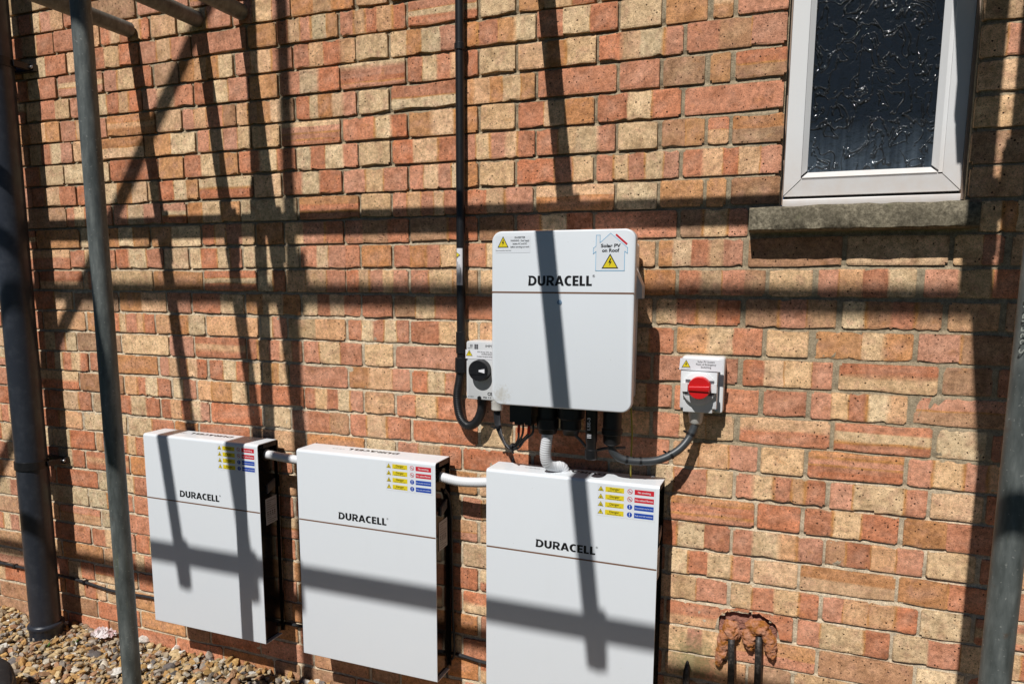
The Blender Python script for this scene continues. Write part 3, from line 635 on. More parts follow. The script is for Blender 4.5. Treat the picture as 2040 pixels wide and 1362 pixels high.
# ------------------------------------------------------------------ battery cabinets
BD, BB_, BT, BW, BHT = .129, .036, -1.3055, .4787, .670
def battery(x0, label, mark=True):
    t = thing('battery_cabinet', label, 'battery cabinet', 'white battery cabinets on the wall', loc=(x0, 0, BT - BHT))
    mv = Matrix.Translation((-0, 0, 0))
    def bb(mb, name, m, par=None, smooth=True, angle=40):
        mb.v = [(v[0], v[1], v[2] - (BT - BHT)) for v in mb.v]; return mb.build(name, m, par or t, smooth, angle)
    # folded sheet cover: front, rounded shoulders, top and bottom returns
    r = .009; prof = [(-BB_, 0.0)] + [(-BD + r - r * math.cos(a), -r + r * math.sin(a)) for a in [PI / 2 - PI / 2 * i / 6 for i in range(7)]]
    zl = -BHT; prof += [(-BD + r * .4 - r * .4 * math.cos(a), zl + r * .4 - r * .4 * math.sin(a)) for a in [PI / 2 * i / 4 for i in range(5)]] + [(-BB_ - .01, zl)]
    th = .0022; n = len(prof); vs = []
    def inner(i):
        p0 = Vector(prof[max(i - 1, 0)]); p1 = Vector(prof[min(i + 1, n - 1)]); d = (p1 - p0).normalized(); return (prof[i][0] - d.y * th, prof[i][1] + d.x * th)
    for x in (0, BW):
        vs += [(x, a, b + BT) for a, b in prof] + [(x, *(lambda q: (q[0], q[1] + BT))(inner(i))) for i in range(n)]
    fs = []; o2 = 2 * n
    for i in range(n - 1):
        fs += [(i, i + 1, o2 + i + 1, o2 + i), (n + i, o2 + n + i, o2 + n + i + 1, n + i + 1), (i, n + i, n + i + 1, i + 1), (o2 + i, o2 + i + 1, o2 + n + i + 1, o2 + n + i)]
    fs += [(0, o2, o2 + n, n), (n - 1, 2 * n - 1, o2 + 2 * n - 1, o2 + n - 1)]
    bb(MB().add(vs, fs), 'cover', M['white'], angle=50)
    body = bb(MB().box(.008, BW - .010, -BD + .014, -BB_ + .012, BT - BHT + .006, BT - .032).box(.004, BW - .003, -BB_ + .004, -BB_ + .010, BT - BHT + .004, BT - .004), 'body', M['gloss'], smooth=False)
    bb(MB().box(BW - .018, BW - .002, -BD + .03, -BB_ - .002, BT - .018, BT - .0045), 'top_rail', M['dark'], smooth=False)
    for x_ in (.05, BW - .08): bb(MB().box(x_, x_ + .03, -BB_ + .01, .0, BT - .5, BT - .06), 'wall_bracket', M['dark'], smooth=False)
    bb(MB().add([(BW - .0095, -.083, BT - .144), (BW - .0095, -.046, BT - .128), (BW - .0095, -.046, BT - .155), (BW - .0095, -.083, BT - .171), (BW - .004, -.083, BT - .144), (BW - .004, -.046, BT - .128), (BW - .004, -.046, BT - .155), (BW - .004, -.083, BT - .171)],
                [(0, 1, 2, 3), (4, 7, 6, 5), (0, 4, 5, 1), (1, 5, 6, 2), (2, 6, 7, 3), (3, 7, 4, 0)]), 'lift_handle', M['grip'], smooth=False)
    lab = MB(); X = BW - .0088; lab.add([(X, -.092, BT - .189), (X, -.037, BT - .186), (X, -.037, BT - .274), (X, -.092, BT - .277)], [(0, 1, 2, 3)])
    lab.cur = 1
    for i in range(11):
        zz = BT - .196 - i * .0072; y1 = -.043 - (.022 if i in (1, 2, 8) else .004 * (i % 3)); h_ = .0016 if i not in (5, 6) else .0045
        if i in (5, 6):
            for j in range(4): lab.add([(X + .0004, -.085 + j * .011, zz), (X + .0004, -.079 + j * .011, zz), (X + .0004, -.079 + j * .011, zz - h_), (X + .0004, -.085 + j * .011, zz - h_)], [(0, 1, 2, 3)])
        else: lab.add([(X + .0004, -.086, zz), (X + .0004, y1, zz), (X + .0004, y1, zz - h_), (X + .0004, -.086, zz - h_)], [(0, 1, 2, 3)])
    bb(lab, 'rating_label', [M['label'], M['greyink']], smooth=False)
    bb(MB().rect(.001, BW - .001, BT - .2242, BT - .2200, -BD - .0004), 'stripe', M['copper'], smooth=False)
    bb(logo(.147, .315, BT - .2045, BT - .1825, -BD - .0004), 'logo', M['ink'], smooth=False)
    tp = logo(0, 1, 0, 1, 0); tp.v = [(.325 - v[0] * .178, -.0565 - v[2] * .019, BT + .0004) for v in tp.v]
    bb(tp, 'top_logo', M['ink'], smooth=False)
    s = MB(); y = -BD - .0003; Z = lambda a: BT - a        # sheet of safety stickers
    s.cur = 0; s.rect(.3165, .4695, Z(.0945), Z(.0085), y)
    rows_ = (('hand', 'Danger', 'Battery charging area'), ('burst', 'Danger', 'Explosive gases'), ('acid', 'Danger', 'Battery contains acid'), ('bolt', 'Danger', 'Electric shock risk'))
    for i, (gl, big, small) in enumerate(rows_):
        zt = .0145 + .0206 * i
        warn_triangle(s, .3265, Z(zt + .0125), .0155, .0135, y - .0002, 1, 2, gl)
        s.cur = 2; s.rect(.3385, .388, Z(zt + .0135), Z(zt), y - .0002)
        s.cur = 1; s.add(*text_mesh(big, .0085, y - .0005, .3632, Z(zt + .0047), bold=.006, width=.026)); s.add(*text_mesh(small, .0035, y - .0005, .3632, Z(zt + .0110), width=.036))
    for i, (colr, small) in enumerate(((3, 'No smoking'), (3, 'No naked flames'), (4, 'Eye protection must be worn'), (4, 'Keep area well ventilated'))):
        zt = .0145 + .0206 * i; cz_ = Z(zt + .0066); cx_ = .4035
        if colr == 3:
            s.cur = 3; s.disc(cx_, cz_, .0068, y - .0002); s.cur = 0; s.disc(cx_, cz_, .0054, y - .0004)
            s.cur = 1; s.line([(cx_ - .003, cz_ - .0008), (cx_ + .003, cz_ - .0008)], .0014, y - .0006)
            if i == 1: s.flat([(cx_ - .002, cz_ - .001), (cx_ + .001, cz_), (cx_ - .0012, cz_ + .003)], y - .0006)
            s.cur = 3; s.line([(cx_ - .0045, cz_ + .0045), (cx_ + .0045, cz_ - .0045)], .0012, y - .0008)
        else:
            s.cur = 4; s.disc(cx_, cz_, .0068, y - .0002); s.cur = 5
            s.flat([(cx_ - .0011, cz_ + .0045), (cx_ - .0006, cz_ - .0015), (cx_ + .0006, cz_ - .0015), (cx_ + .0011, cz_ + .0045)], y - .0005); s.disc(cx_, cz_ - .0035, .0011, y - .0005, 10)
        s.cur = colr; s.rect(.4155, .4655, Z(zt + .0135), Z(zt), y - .0002)
        s.cur = 5; s.add(*text_mesh(small, .0072 if colr == 3 else .0046, y - .0005, .4405, Z(zt + .0068), bold=.012, width=.033 if i == 0 else .045))
    bb(s, 'safety_sticker', [M['clear'], M['ink'], M['yellow'], M['red'], M['blue'], M['sticker']], smooth=False)
    return t
BX = (-.8500, -.2214, .4160)
battery(BX[0], 'white battery cabinet nearest the thick black pipe, crossed by tube shadows')
battery(BX[1], 'white battery cabinet hung between the other two battery cabinets')
battery(BX[2], 'white battery cabinet directly below the inverter')

# ------------------------------------------------------------------ inverter
inv = thing('inverter', 'large white inverter with rounded corners above the right battery cabinet', 'inverter', loc=(.65, 0, -1.108))
def ibuild(mb, name, m, par=None, smooth=True, angle=40):
    mb.v = [(v[0] - .65, v[1], v[2] + 1.108) for v in mb.v]; return mb.build(name, m, par or inv, smooth, angle)
IX0, IX1, IZ0, IZ1, IY = .4655, .8325, -1.1080, -.6670, -.21
ibuild(MB().plate(rrect(IX0, IX1, IZ0, IZ1, .026, 8), IY, IY + .022, .004, 4), 'cover', M['white'], angle=50)
ibuild(MB().plate(rrect(.492, .806, -1.098, -.69, .012, 4), IY + .0235, -.03, .003), 'body', M['abs'])
ibuild(MB().box(.53, .77, -.03, .002, -1.02, -.74), 'wall_bracket', M['dark'], smooth=False)
ibuild(MB().add([(.806, -.150, -.735), (.836, -.135, -.80), (.836, -.135, -.832), (.806, -.150, -.832), (.806, -.10, -.735), (.836, -.10, -.80), (.836, -.10, -.832), (.806, -.10, -.832)], [(0, 1, 2, 3), (7, 6, 5, 4), (0, 4, 5, 1), (1, 5, 6, 2), (2, 6, 7, 3), (3, 7, 4, 0)]), 'side_bracket', M['abs'], smooth=False)
iy = IY - .0004
ibuild(MB().rect(IX0 + .0007, IX1 - .0007, -.8205, -.8165, iy), 'stripe', M['copper'], smooth=False)
ibuild(logo(.5645, .7285, -.8015, -.7770, iy), 'logo', M['ink'], smooth=False)
ibuild(MB().tube([(.647, IY + .001, -.842), (.647, IY - .0012, -.842), (.647, IY - .0016, -.842)], [.0062, .0062, .005], 24), 'status_light', M['led'])
s = MB(); s.cur = 0; s.rect(.4765, .569, -.7205, -.6795, iy); warn_triangle(s, .4965, -.7075, .030, .0285, iy - .0002, 1, 2)
s.cur = 1
for i, (tx_, w_) in enumerate((('INVERTER', .028), ('WARNING - Dual Supply', .050), ('Isolate AC and DC', .038), ('before carrying out work', .050))): s.add(*text_mesh(tx_, .0068 if i == 0 else .0062, iy - .0004, .5415, -.6832 - i * .0076, bold=.008, width=w_))
s.add(*text_mesh('Please do another feed check', .0035, iy - .0004, .4975, -.7145, width=.042))
ibuild(s, 'warning_sticker', [M['clear'], M['ink'], M['yellow']], smooth=False)
s = MB(); s.cur = 0
out = [(.737, -.765), (.737, -.7195), (.7305, -.725), (.7305, -.7115), (.7368, -.707), (.7372, -.6812), (.7465, -.6812), (.7465, -.699), (.772, -.677), (.8135, -.711), (.8135, -.7245), (.8070, -.7195), (.8070, -.765), (.737, -.765)]
s.flat(out[:-1], iy); s.cur = 3; s.line(out, .0012, iy - .0002); s.cur = 4; s.flat([(.7835, -.6815), (.7865, -.6785), (.8135, -.7015), (.8105, -.7048)], iy - .0002)
s.cur = 1; s.add(*text_mesh('Solar PV', .0112, iy - .0004, .7725, -.7065, bold=.03, width=.048)); s.add(*text_mesh('on Roof', .0112, iy - .0004, .7725, -.7175, bold=.03, width=.042))
warn_triangle(s, .772, -.7600, .041, .0355, iy - .0002, 1, 2)
ibuild(s, 'solar_sticker', [M['clear'], M['ink'], M['yellow'], M['sky'], M['red']], smooth=False)
def lathe(x, y, prof, mbx=None, n=20):
    mbx = mbx or MB(); return mbx.tube([(x, y, z_) for z_, _ in prof], [r_ for _, r_ in prof], n)
ibuild(MB().box(.495, .556, -.155, -.075, -1.163, -1.097).box(.503, .523, -.14, -.09, -1.172, -1.163).box(.532, .551, -.14, -.09, -1.172, -1.163), 'dc_connector', M['black'], smooth=False)
ibuild(lathe(.591, -.12, [(-1.097, .027), (-1.150, .027), (-1.152, .030), (-1.178, .030), (-1.180, .026), (-1.192, .024), (-1.194, .019)]), 'hose_gland', M['black'])
ibuild(lathe(.655, -.12, [(-1.097, .036), (-1.145, .036), (-1.150, .028), (-1.175, .028), (-1.178, .024), (-1.192, .02)]), 'grid_connector', M['black'])
ibuild(lathe(.715, -.135, [(-1.097, .0155), (-1.20, .0155), (-1.205, .0135), (-1.222, .0135), (-1.224, .0165), (-1.246, .0165), (-1.250, .013)]), 'wifi_dongle', M['black'])
s = MB(); s.add(*text_mesh('LSE-3', .02, 0, 0, 0, 'CENTER', .02)); s.v = [(.7125 - v[2] * .55, -.1515, -1.153 + v[0] * .75) for v in s.v]
for i in range(3): s.rect(.708, .719, -1.182 - i * .004, -1.1805 - i * .004, -.1515)
ibuild(s, 'dongle_print', M['sticker'], smooth=False)
ibuild(lathe(.766, -.12, [(-1.097, .024), (-1.165, .024), (-1.168, .027), (-1.180, .027), (-1.183, .023), (-1.205, .022), (-1.21, .016)]), 'cable_gland', M['black'])

# ------------------------------------------------------------------ DC isolator (left of the inverter)
dci = thing('dc_isolator', 'light grey isolator box with black rotary knob beside the inverter', 'isolator switch', loc=(.385, 0, -1.122))
def off(o, p): o.matrix_parent_inverse = Matrix.Translation(-p.location); return o
off(MB().plate(rrect(.329, .431, -1.122, -.9575, .006, 3), -.07, -.012, .003).box(.333, .427, -.014, .004, -1.119, -.96).build('housing', M['abs'], dci), dci)
off(MB().plate(rrect(.3345, .431, -1.122, -.976 + .018, .004, 3), -.074, -.0695, .002).build('lid', M['abs'], dci), dci)
kx, kz = .377, -1.0375
k_ = off(MB().tube([(kx, -.074, kz), (kx, -.0755, kz), (kx, -.084, kz), (kx, -.096, kz), (kx, -.0975, kz), (kx, -.0965, kz), (kx, -.088, kz)], [.031, .031, .030, .0295, .0280, .0262, .0255], 40).build('knob', M['black'], dci), dci)
MB().prism([(kx - .0265, kz + .004), (kx, kz + .0065), (kx + .0265, kz + .010), (kx + .0265, kz - .0075), (kx, kz - .010), (kx - .0265, kz - .0105)], -.099, -.086).build('knob_grip', M['black'], k_)
MB().flat([(kx + .003, kz - .0022), (kx + .0205, kz - .0058), (kx + .0205, kz + .0062), (kx + .003, kz + .0026)], -.0994).build('knob_pointer', M['sticker'], k_, False)
s = MB(); y = -.0745; s.cur = 0; s.rect(.329, .431, -1.0065, -.9815, y - .0003); warn_triangle(s, .3405, -.999, .0205, .0175, y - .0005, 1, 2)
s.cur = 1
for i, (tx_, w_) in enumerate((('PV Array DC Isolator', .058), ('WARNING', .034), ('Contains live parts during daylight', .062))): s.add(*text_mesh(tx_, .0056, y - .0006, .395, -.987 - i * .0062, bold=.012, width=w_))
dci_mats = [M['sticker'], M['ink'], M['yellow'], M['greyink']]
off(s.build('warning_sticker', dci_mats, dci, False), dci)
s = MB(); s.cur = 3
for i in range(2):
    for j in range(2): s.rect(.3565 + i * .006, .3615 + i * .006, -.9785 + j * .007, -.9725 + j * .007, y - .0003)
for a in range(4): s.flat([(.3355 + .004 * a, -.9785 + .012 * (1 if a > 1 else .3)), (.3385 + .004 * a, -.9785 + .012 * (1 if a > 1 else .2)), (.3375 + .0035 * a, -.9785)], y - .0003)
off(s.build('maker_logo', dci_mats, dci, False), dci); s = MB(); s.cur = 3; s.add(*text_mesh('IMPO', .010, y - .0003, .402, -.970, width=.024)); off(s.build('maker_print', dci_mats, dci, False), dci); s = MB(); s.cur = 1
s.add(*text_mesh('CE', .012, y - .0003, .396, -1.1045, 'LEFT', .02)); off(s.build('approval_mark', dci_mats, dci, False), dci); s = MB(); s.cur = 1; s.add(*text_mesh('IP66  C E', .0065, y - .0003, .383, -1.115, 'LEFT', .01)); off(s.build('rating_print', dci_mats, dci, False), dci); s = MB(); s.cur = 1; s.add(*text_mesh('25 1000 V', .0045, y - .0003, .336, -1.1145, 'LEFT'))
off(s.build('rating_print', dci_mats, dci, False), dci)
off(MB().tube([(.372, -.0746, -1.117), (.372, -.079, -1.117)], .0055, 12).build('screw', M['black'], dci), dci)
off(lathe(.418, -.055, [(-1.121, .0185), (-1.128, .0185), (-1.131, .017), (-1.150, .0165), (-1.153, .013)]).build('cable_gland', M['gland'], dci), dci)

# ------------------------------------------------------------------ AC isolator (right of the inverter)
aci = thing('ac_isolator', 'white isolator box with red rotary switch right of the inverter', 'isolator switch', loc=(.98, 0, -1.12))
def abuild(mb, name, m, par=None, smooth=True): 
    o = mb.build(name, m, par or aci, smooth); return off(o, aci) if par is None else o
abuild(MB().plate(rrect(.926, 1.033, -1.122, -.979, .007, 3), -.040, .002, .004).box(.93, 1.03, -.002, .004, -1.118, -.983), 'housing', M['abswhite'])
abuild(MB().plate([(.9285, -1.109), (.937, -1.109), (.937, -1.119), (1.010, -1.119), (1.010, -1.108), (1.0195, -1.108), (1.0195, -.986), (.9285, -.986)], -.070, -.039, .003), 'lid', M['abswhite'])
for sx, sz in ((.9315, -1.115), (1.0155, -1.115)): abuild(MB().tube([(sx, -.039, sz), (sx, -.045, sz), (sx, -.0455, sz)], [.0045, .0045, .002], 12), 'screw', M['steel'])
kx, kz = .9790, -1.0520; R0 = .0415
ring = [(kx + R0 * math.cos(a), kz - .003 + R0 * math.sin(a)) for a in [2 * PI * i / 48 for i in range(48)]]
abuild(MB().tube([(kx - .003, -.0695, kz - .004), (kx - .003, -.0805, kz - .004), (kx - .003, -.082, kz - .004)], [R0, R0, R0 - .002], 44), 'switch_plate', M['abswhite'])
for x_, x2_ in ((kx - .044, kx - .030), (kx + .028, kx + .041)): abuild(MB().box(x_, x2_, -.088, -.080, kz - .012, kz + .010), 'lock_tab', M['abswhite'], smooth=False)
for x_, x2_, z_, z2_ in ((-.037, -.024, -.0205, -.0135), (-.036, -.024, .0115, .0185), (.022, .035, -.0205, -.0135), (.022, .034, .0105, .0175)): abuild(MB().box(kx + x_, kx + x2_, -.0832, -.0818, kz + z_, kz + z2_), 'lock_slot', M['greyink'], smooth=False)
kn = abuild(MB().tube([(kx, -.082, kz), (kx, -.103, kz), (kx, -.105, kz), (kx, -.1045, kz), (kx, -.089, kz)], [.0282, .0276, .0262, .0236, .022], 40), 'knob', M['redplastic'])
MB().plate([(kx - .0245, kz - .007), (kx + .0250, kz - .008), (kx + .0250, kz + .0060), (kx - .0245, kz + .004)], -.109, -.088, .002).build('knob_grip', M['redplastic'], kn)
s = MB(); y = -.0715; s.cur = 0
s.prism([(.9245, -1.0105), (1.0305, -1.0125), (1.0325, -.9835), (.9265, -.9815)], y - .0006, y + .001); y -= .0008
warn_triangle(s, .9415, -1.0045, .0225, .0195, y, 1, 2); s.cur = 1
s.add(*text_mesh('please do not operate', .0028, y, .941, -1.0075, width=.024))
for i, (tx_, w_) in enumerate((('Solar PV System', .042), ('Point of Emergency', .049), ('Switching', .025))): s.add(*text_mesh(tx_, .0072, y, .9905, -.9890 - i * .0068, bold=.008, width=w_))
abuild(s, 'warning_sticker', [M['sticker'], M['ink'], M['yellow']], None, False)
abuild(lathe(.9665, -.035, [(-1.121, .019), (-1.134, .019), (-1.137, .0175), (-1.150, .0165), (-1.155, .012)]), 'cable_gland', M['gland'])

# ------------------------------------------------------------------ conduits, hoses and cables
cd = thing('black_conduit', 'slim black conduit running down from the roof beside the inverter', 'conduit', loc=(.289, -.0185, -1.05))
def cbuild(mb, name, m, smooth=True): return off(mb.build(name, m, cd, smooth), cd)
CX, CY = .2895, -.0185
cbuild(MB().tube([(CX, CY, -1.02), (CX, CY, .9)], .0128, 20), 'tube', M['black'])
for z0, z1 in ((-.162, -.142), (-1.0, -.935)):
    cbuild(MB().tube([(CX, CY, z0), (CX, CY, z0 + .002), (CX, CY, z1 - .002), (CX, CY, z1)], [.0128, .0155, .0155, .0128], 20), 'coupling', M['black'])
cbuild(MB().tube([(CX - .001, CY, -1.056), (CX - .001, CY, -1.054), (CX, CY, -1.012), (CX, CY, -1.01)], [.015, .0182, .0182, .015], 20), 'coupling', M['black'])
cbuild(corrugated([(CX - .001, CY, -1.05), (CX - .006, CY, -1.08), (CX - .012, -.022, -1.13), (CX + .0, -.028, -1.185), (CX + .026, -.034, -1.208), (CX + .056, -.04, -1.195), (CX + .074, -.043, -1.16), (CX + .078, -.045, -1.12)], .0135, .0056), 'flexible_tail', M['black'])
s = MB(); pts = [(-.6, 1), (-.3, 1), (0, 1), (.35, 1), (.7, 1)]; an = [math.radians(a) for a in (-128, -112, -95, -78, -60, -45)]; rr = .0134
vv = [(CX + rr * math.cos(a), CY + rr * math.sin(a), z_) for z_ in (-.802, -.698) for a in an]; s.add(vv, [(i, i + 1, i + 7, i + 6) for i in range(5)])
s.cur = 1; s.flat([(CX - .0075, -.709), (CX + .004, -.7165), (CX - .0075, -.724)], CY - .0142); s.cur = 2
s.line([(CX - .0072, -.709), (CX + .0035, -.7165), (CX - .0072, -.724), (CX - .0072, -.709)], .0010, CY - .0144)
for i, zz in enumerate((0, .0042, .008)): s.rect(CX - .004 + zz, CX - .003 + zz, -.795, -.735 - .008 * i, CY - .0142)
cbuild(s, 'warning_sticker', [M['sticker'], M['yellow'], M['greyink']], False)

def hose(name, label, ctrl, ends, r=.0145):
    t = thing(name, label, 'hose', 'grey corrugated hoses', loc=tuple(ctrl[0]))
    off(corrugated(ctrl, r).build('corrugated_tube', M['corr'], t), t)
    for e in ends:
        off(MB().tube(e, [.0175, .0175, .0195, .0195][:len(e)], 18).build('hose_gland', M['black'], t), t)
hose('corrugated_hose', 'pale corrugated hose joining the left and middle battery cabinets', [(-.392, -.084, -1.3455), (-.345, -.084, -1.347), (-.285, -.085, -1.351), (-.2130, -.086, -1.354)], [[(-.405, -.084, -1.345), (-.382, -.084, -1.3455), (-.3815, -.084, -1.3455), (-.371, -.084, -1.346)]])
hose('corrugated_hose', 'pale corrugated hose joining the middle and right battery cabinets', [(.236, -.088, -1.351), (.272, -.088, -1.358), (.315, -.087, -1.363), (.37, -.087, -1.360), (.424, -.087, -1.353)], [[(.222, -.088, -1.349), (.246, -.088, -1.351), (.2465, -.088, -1.351), (.257, -.088, -1.353)]])
hose('corrugated_hose', 'pale corrugated hose hanging below the inverter onto the cabinet top', [(.591, -.12, -1.185), (.588, -.12, -1.215), (.584, -.117, -1.250), (.587, -.108, -1.278), (.600, -.09, -1.290), (.618, -.072, -1.295), (.626, -.066, -1.318)], [], .0155)

ca = thing('black_cable', 'thick black cable looping from inverter to the red switch box', 'cable', loc=(.766, -.12, -1.2))
ctrl = [(.766, -.12, -1.195), (.768, -.118, -1.225), (.79, -.112, -1.246), (.835, -.10, -1.252), (.885, -.085, -1.246), (.928, -.065, -1.222), (.953, -.045, -1.190), (.9655, -.036, -1.155), (.9665, -.035, -1.14)]
off(MB().tube(resample(curve_pts(ctrl, 12), .006), .0105, 14).build('sheath', M['flexcable'], ca), ca)
pp = resample(curve_pts(ctrl, 12), .004)
for f_ in (.25, .36, .62, .86):
    i = int(f_ * (len(pp) - 1)); d = (pp[i + 1] - pp[i]).normalized()
    off(MB().tube([pp[i] - d * .003, pp[i] + d * .003], .0122, 12).tube([pp[i] + Vector((-.012, -.004, .006)), pp[i] + Vector((-.018, -.008, .010))], .003, 6).build('cable_tie', M['black'], ca), ca)

pv = thing('solar_cables', 'thin black solar cables with red sleeves looping under the inverter', 'cable', loc=(.42, -.055, -1.15))
for i, (xe, ye, ze) in enumerate(((.507, -.115, -1.17), (.519, -.115, -1.17), (.536, -.115, -1.17), (.547, -.115, -1.17))):
    o_ = (i - 1.5) * .0045; dpz = -.006 * (i % 2)
    c_ = [(.418 + o_, -.055 + o_ * .3, -1.148), (.420 + o_, -.058, -1.185), (.434 + o_, -.066 - o_, -1.222), (.458 + o_, -.078 - o_, -1.246 + dpz), (.488 + o_, -.09, -1.243 + dpz), (.508 + o_ * 1.4, -.10, -1.222), (xe - .002, ye + .003, -1.198), (xe, ye, ze)]
    off(MB().tube(resample(curve_pts(c_, 8), .006), .0032, 8).build('cable', M['rubber'], pv), pv)
    if i in (0, 2): off(MB().tube([(xe - .0022, ye + .002, -1.199), (xe - .0004, ye, -1.178)], .0040, 10).build('red_sleeve', M['redsleeve'], pv), pv)
off(MB().tube([(.422, -.062, -1.196), (.424, -.062, -1.202)], .0125, 10).tube([(.412, -.066, -1.199), (.404, -.07, -1.198)], .003, 6).build('cable_tie', M['black'], pv), pv)
off(MB().tube([(.474, -.084, -1.248), (.480, -.085, -1.2485)], .012, 10).tube([(.478, -.09, -1.256), (.482, -.093, -1.264)], .003, 6).build('cable_tie', M['black'], pv), pv)

tag(MB().tube(resample(curve_pts([(.8125, -.12, -1.095), (.8150, -.115, -1.14), (.8165, -.11, -1.18), (.8150, -.105, -1.22), (.8120, -.095, -1.27), (.808, -.07, -1.303)], 8), .008), .0022, 8).build('earth_cable', M['earth']), 'thin yellow earth cable hanging from the inverter corner', 'cable')
tag(MB().tube(resample(curve_pts([(.662, -.12, -1.188), (.68, -.115, -1.205), (.70, -.11, -1.228), (.708, -.10, -1.236), (.74, -.09, -1.228), (.77, -.08, -1.226), (.785, -.05, -1.23)], 8), .008), .004, 8).build('data_cable', M['flexcable']), 'thin grey data cable crossing behind the hanging dongle', 'cable')
w_ = [(-2.6, -.010, -1.94), (-1.83, -.010, -1.951), (-1.67, -.010, -1.953), (-1.5, -.012, -1.952), (-1.36, -.010, -1.958), (-1.19, -.010, -1.972), (-1.0, -.010, -1.966), (-.8, -.010, -1.97), (-.3, -.011, -1.955), (.1, -.010, -1.945), (.26, -.010, -1.942), (.38, -.011, -1.951), (.7, -.010, -1.95)]
wc = thing('wall_cable', 'thin black cable clipped low along the brick wall', 'cable', loc=(-1.2, -.01, -1.96))
off(MB().tube(resample(curve_pts(w_, 10), .02), .0055, 8).build('sheath', M['rubber'], wc), wc)
for x_, z_ in ((-1.735, -1.953), (-1.34, -1.960), (-1.10, -1.970)): off(MB().box(x_ - .005, x_ + .005, -.017, .002, z_ - .009, z_ + .008).build('cable_clip', M['black'], wc, False), wc)
tag(MB().tube(resample(curve_pts([(.252, -.06, -1.40), (.256, -.03, -1.45), (.254, -.018, -1.6), (.256, -.018, -1.8), (.262, -.02, -1.93), (.245, -.02, -1.965), (.236, -.022, -1.99), (.238, -.022, -2.02)], 8), .015), .004, 8).build('drop_cable', M['rubber']), 'thin black cable hanging down beside the middle cabinet', 'cable')

# ------------------------------------------------------------------ sealed service pipes at the lower right
def fuse(mb, name, parent):
    me = mb.mesh('lump', M['sealant']); o = bpy.data.objects.new('lump', me); COL.objects.link(o)
    r = o.modifiers.new('r', 'REMESH'); r.mode = 'VOXEL'; r.voxel_size = .0018
    sm = o.modifiers.new('s', 'SMOOTH'); sm.factor = .5; sm.iterations = 5
    dg = bpy.context.evaluated_depsgraph_get(); dg.update(); out = bpy.data.meshes.new_from_object(o.evaluated_get(dg)); bpy.data.objects.remove(o)
    n_ = len(out.vertices); co = np.zeros(n_ * 3); out.vertices.foreach_get('co', co); nn = np.zeros(n_ * 3); out.vertices.foreach_get('normal', nn); co = co.reshape(-1, 3); nn = nn.reshape(-1, 3)
    for i in range(n_):
        p = co[i]; d = .0034 * noise.noise((p[0] * 75, p[1] * 75, p[2] * 75)) + .0022 * noise.noise((p[0] * 190, p[1] * 190, p[2] * 190)) + .0009 * noise.noise((p[0] * 520, p[1] * 520, p[2] * 520))
        co[i] = p + nn[i] * d
    out.vertices.foreach_set('co', co.ravel()); out.polygons.foreach_set('use_smooth', [True] * len(out.polygons)); out.update()
    if not out.materials: out.materials.append(M['sealant'])
    return off(link(name, out, parent), parent)
def lumps(pts, rs, amp, seed, n=18):
    mb = MB(); P = resample(curve_pts(pts, 10), .004); R_ = []
    for i in range(len(P)):
        f_ = i / (len(P) - 1) * (len(rs) - 1); a = int(min(f_, len(rs) - 1.001)); t_ = f_ - a; R_.append(rs[a] + (rs[min(a + 1, len(rs) - 1)] - rs[a]) * t_)
    mb.tube(P, R_, n)
    mb.v = [(v[0], -.004 + (v[1] + .004) * .8, v[2]) for v in mb.v]
    mb.v = [tuple(Vector(v) + Vector((noise.noise((v[0] * 190, v[1] * 190, v[2] * 190)), noise.noise((v[0] * 190, v[1] * 190 + 4, v[2] * 190)), noise.noise((v[0] * 190 + 7, v[1] * 190, v[2] * 190)))) * amp * .55 + Vector((noise.noise((v[0] * 70, v[1] * 70 + seed, v[2] * 70)), noise.noise((v[0] * 70 + 9, v[1] * 70, v[2] * 70 + seed)), noise.noise((v[0] * 70, v[1] * 70 + 5, v[2] * 70 + seed)))) * amp) for v in mb.v]
    return mb
s1 = thing('service_pipe', 'dark pipe rising into orange sealant, closer to the battery cabinet', 'pipe', 'sealed pipes low on the wall', loc=(1.085, -.028, -2.15))
off(MB().tube(resample(curve_pts([(1.0865, -.028, -2.16), (1.0855, -.028, -1.90), (1.0845, -.029, -1.80), (1.0815, -.026, -1.745), (1.083, -.005, -1.722)], 8), .012), .0092, 14).build('pipe', M['brown'], s1), s1)
b1 = lumps([(1.078, -.004, -1.690), (1.078, -.010, -1.705), (1.080, -.014, -1.722), (1.078, -.012, -1.733)], [.014, .0225, .0225, .017], .004, 3)
b1b = lumps([(1.066, -.012, -1.722), (1.060, -.013, -1.75), (1.057, -.014, -1.78), (1.050, -.014, -1.806), (1.046, -.012, -1.818)], [.014, .0155, .0150, .0125, .007], .004, 4)
b1.add(b1b.v, b1b.f); fuse(b1, 'sealant', s1)
s2 = thing('service_pipe', 'dark pipe rising into a wider orange sealant blob, farther right', 'pipe', 'sealed pipes low on the wall', loc=(1.152, -.028, -2.15))
off(MB().tube(resample(curve_pts([(1.154, -.028, -2.16), (1.153, -.028, -1.9), (1.152, -.028, -1.80), (1.1505, -.026, -1.735), (1.150, -.005, -1.712)], 8), .012), .0092, 14).build('pipe', M['brown'], s2), s2)
b2 = lumps([(1.118, -.010, -1.700), (1.135, -.012, -1.695), (1.150, -.013, -1.694), (1.166, -.012, -1.702)], [.016, .021, .0225, .018], .004, 6)
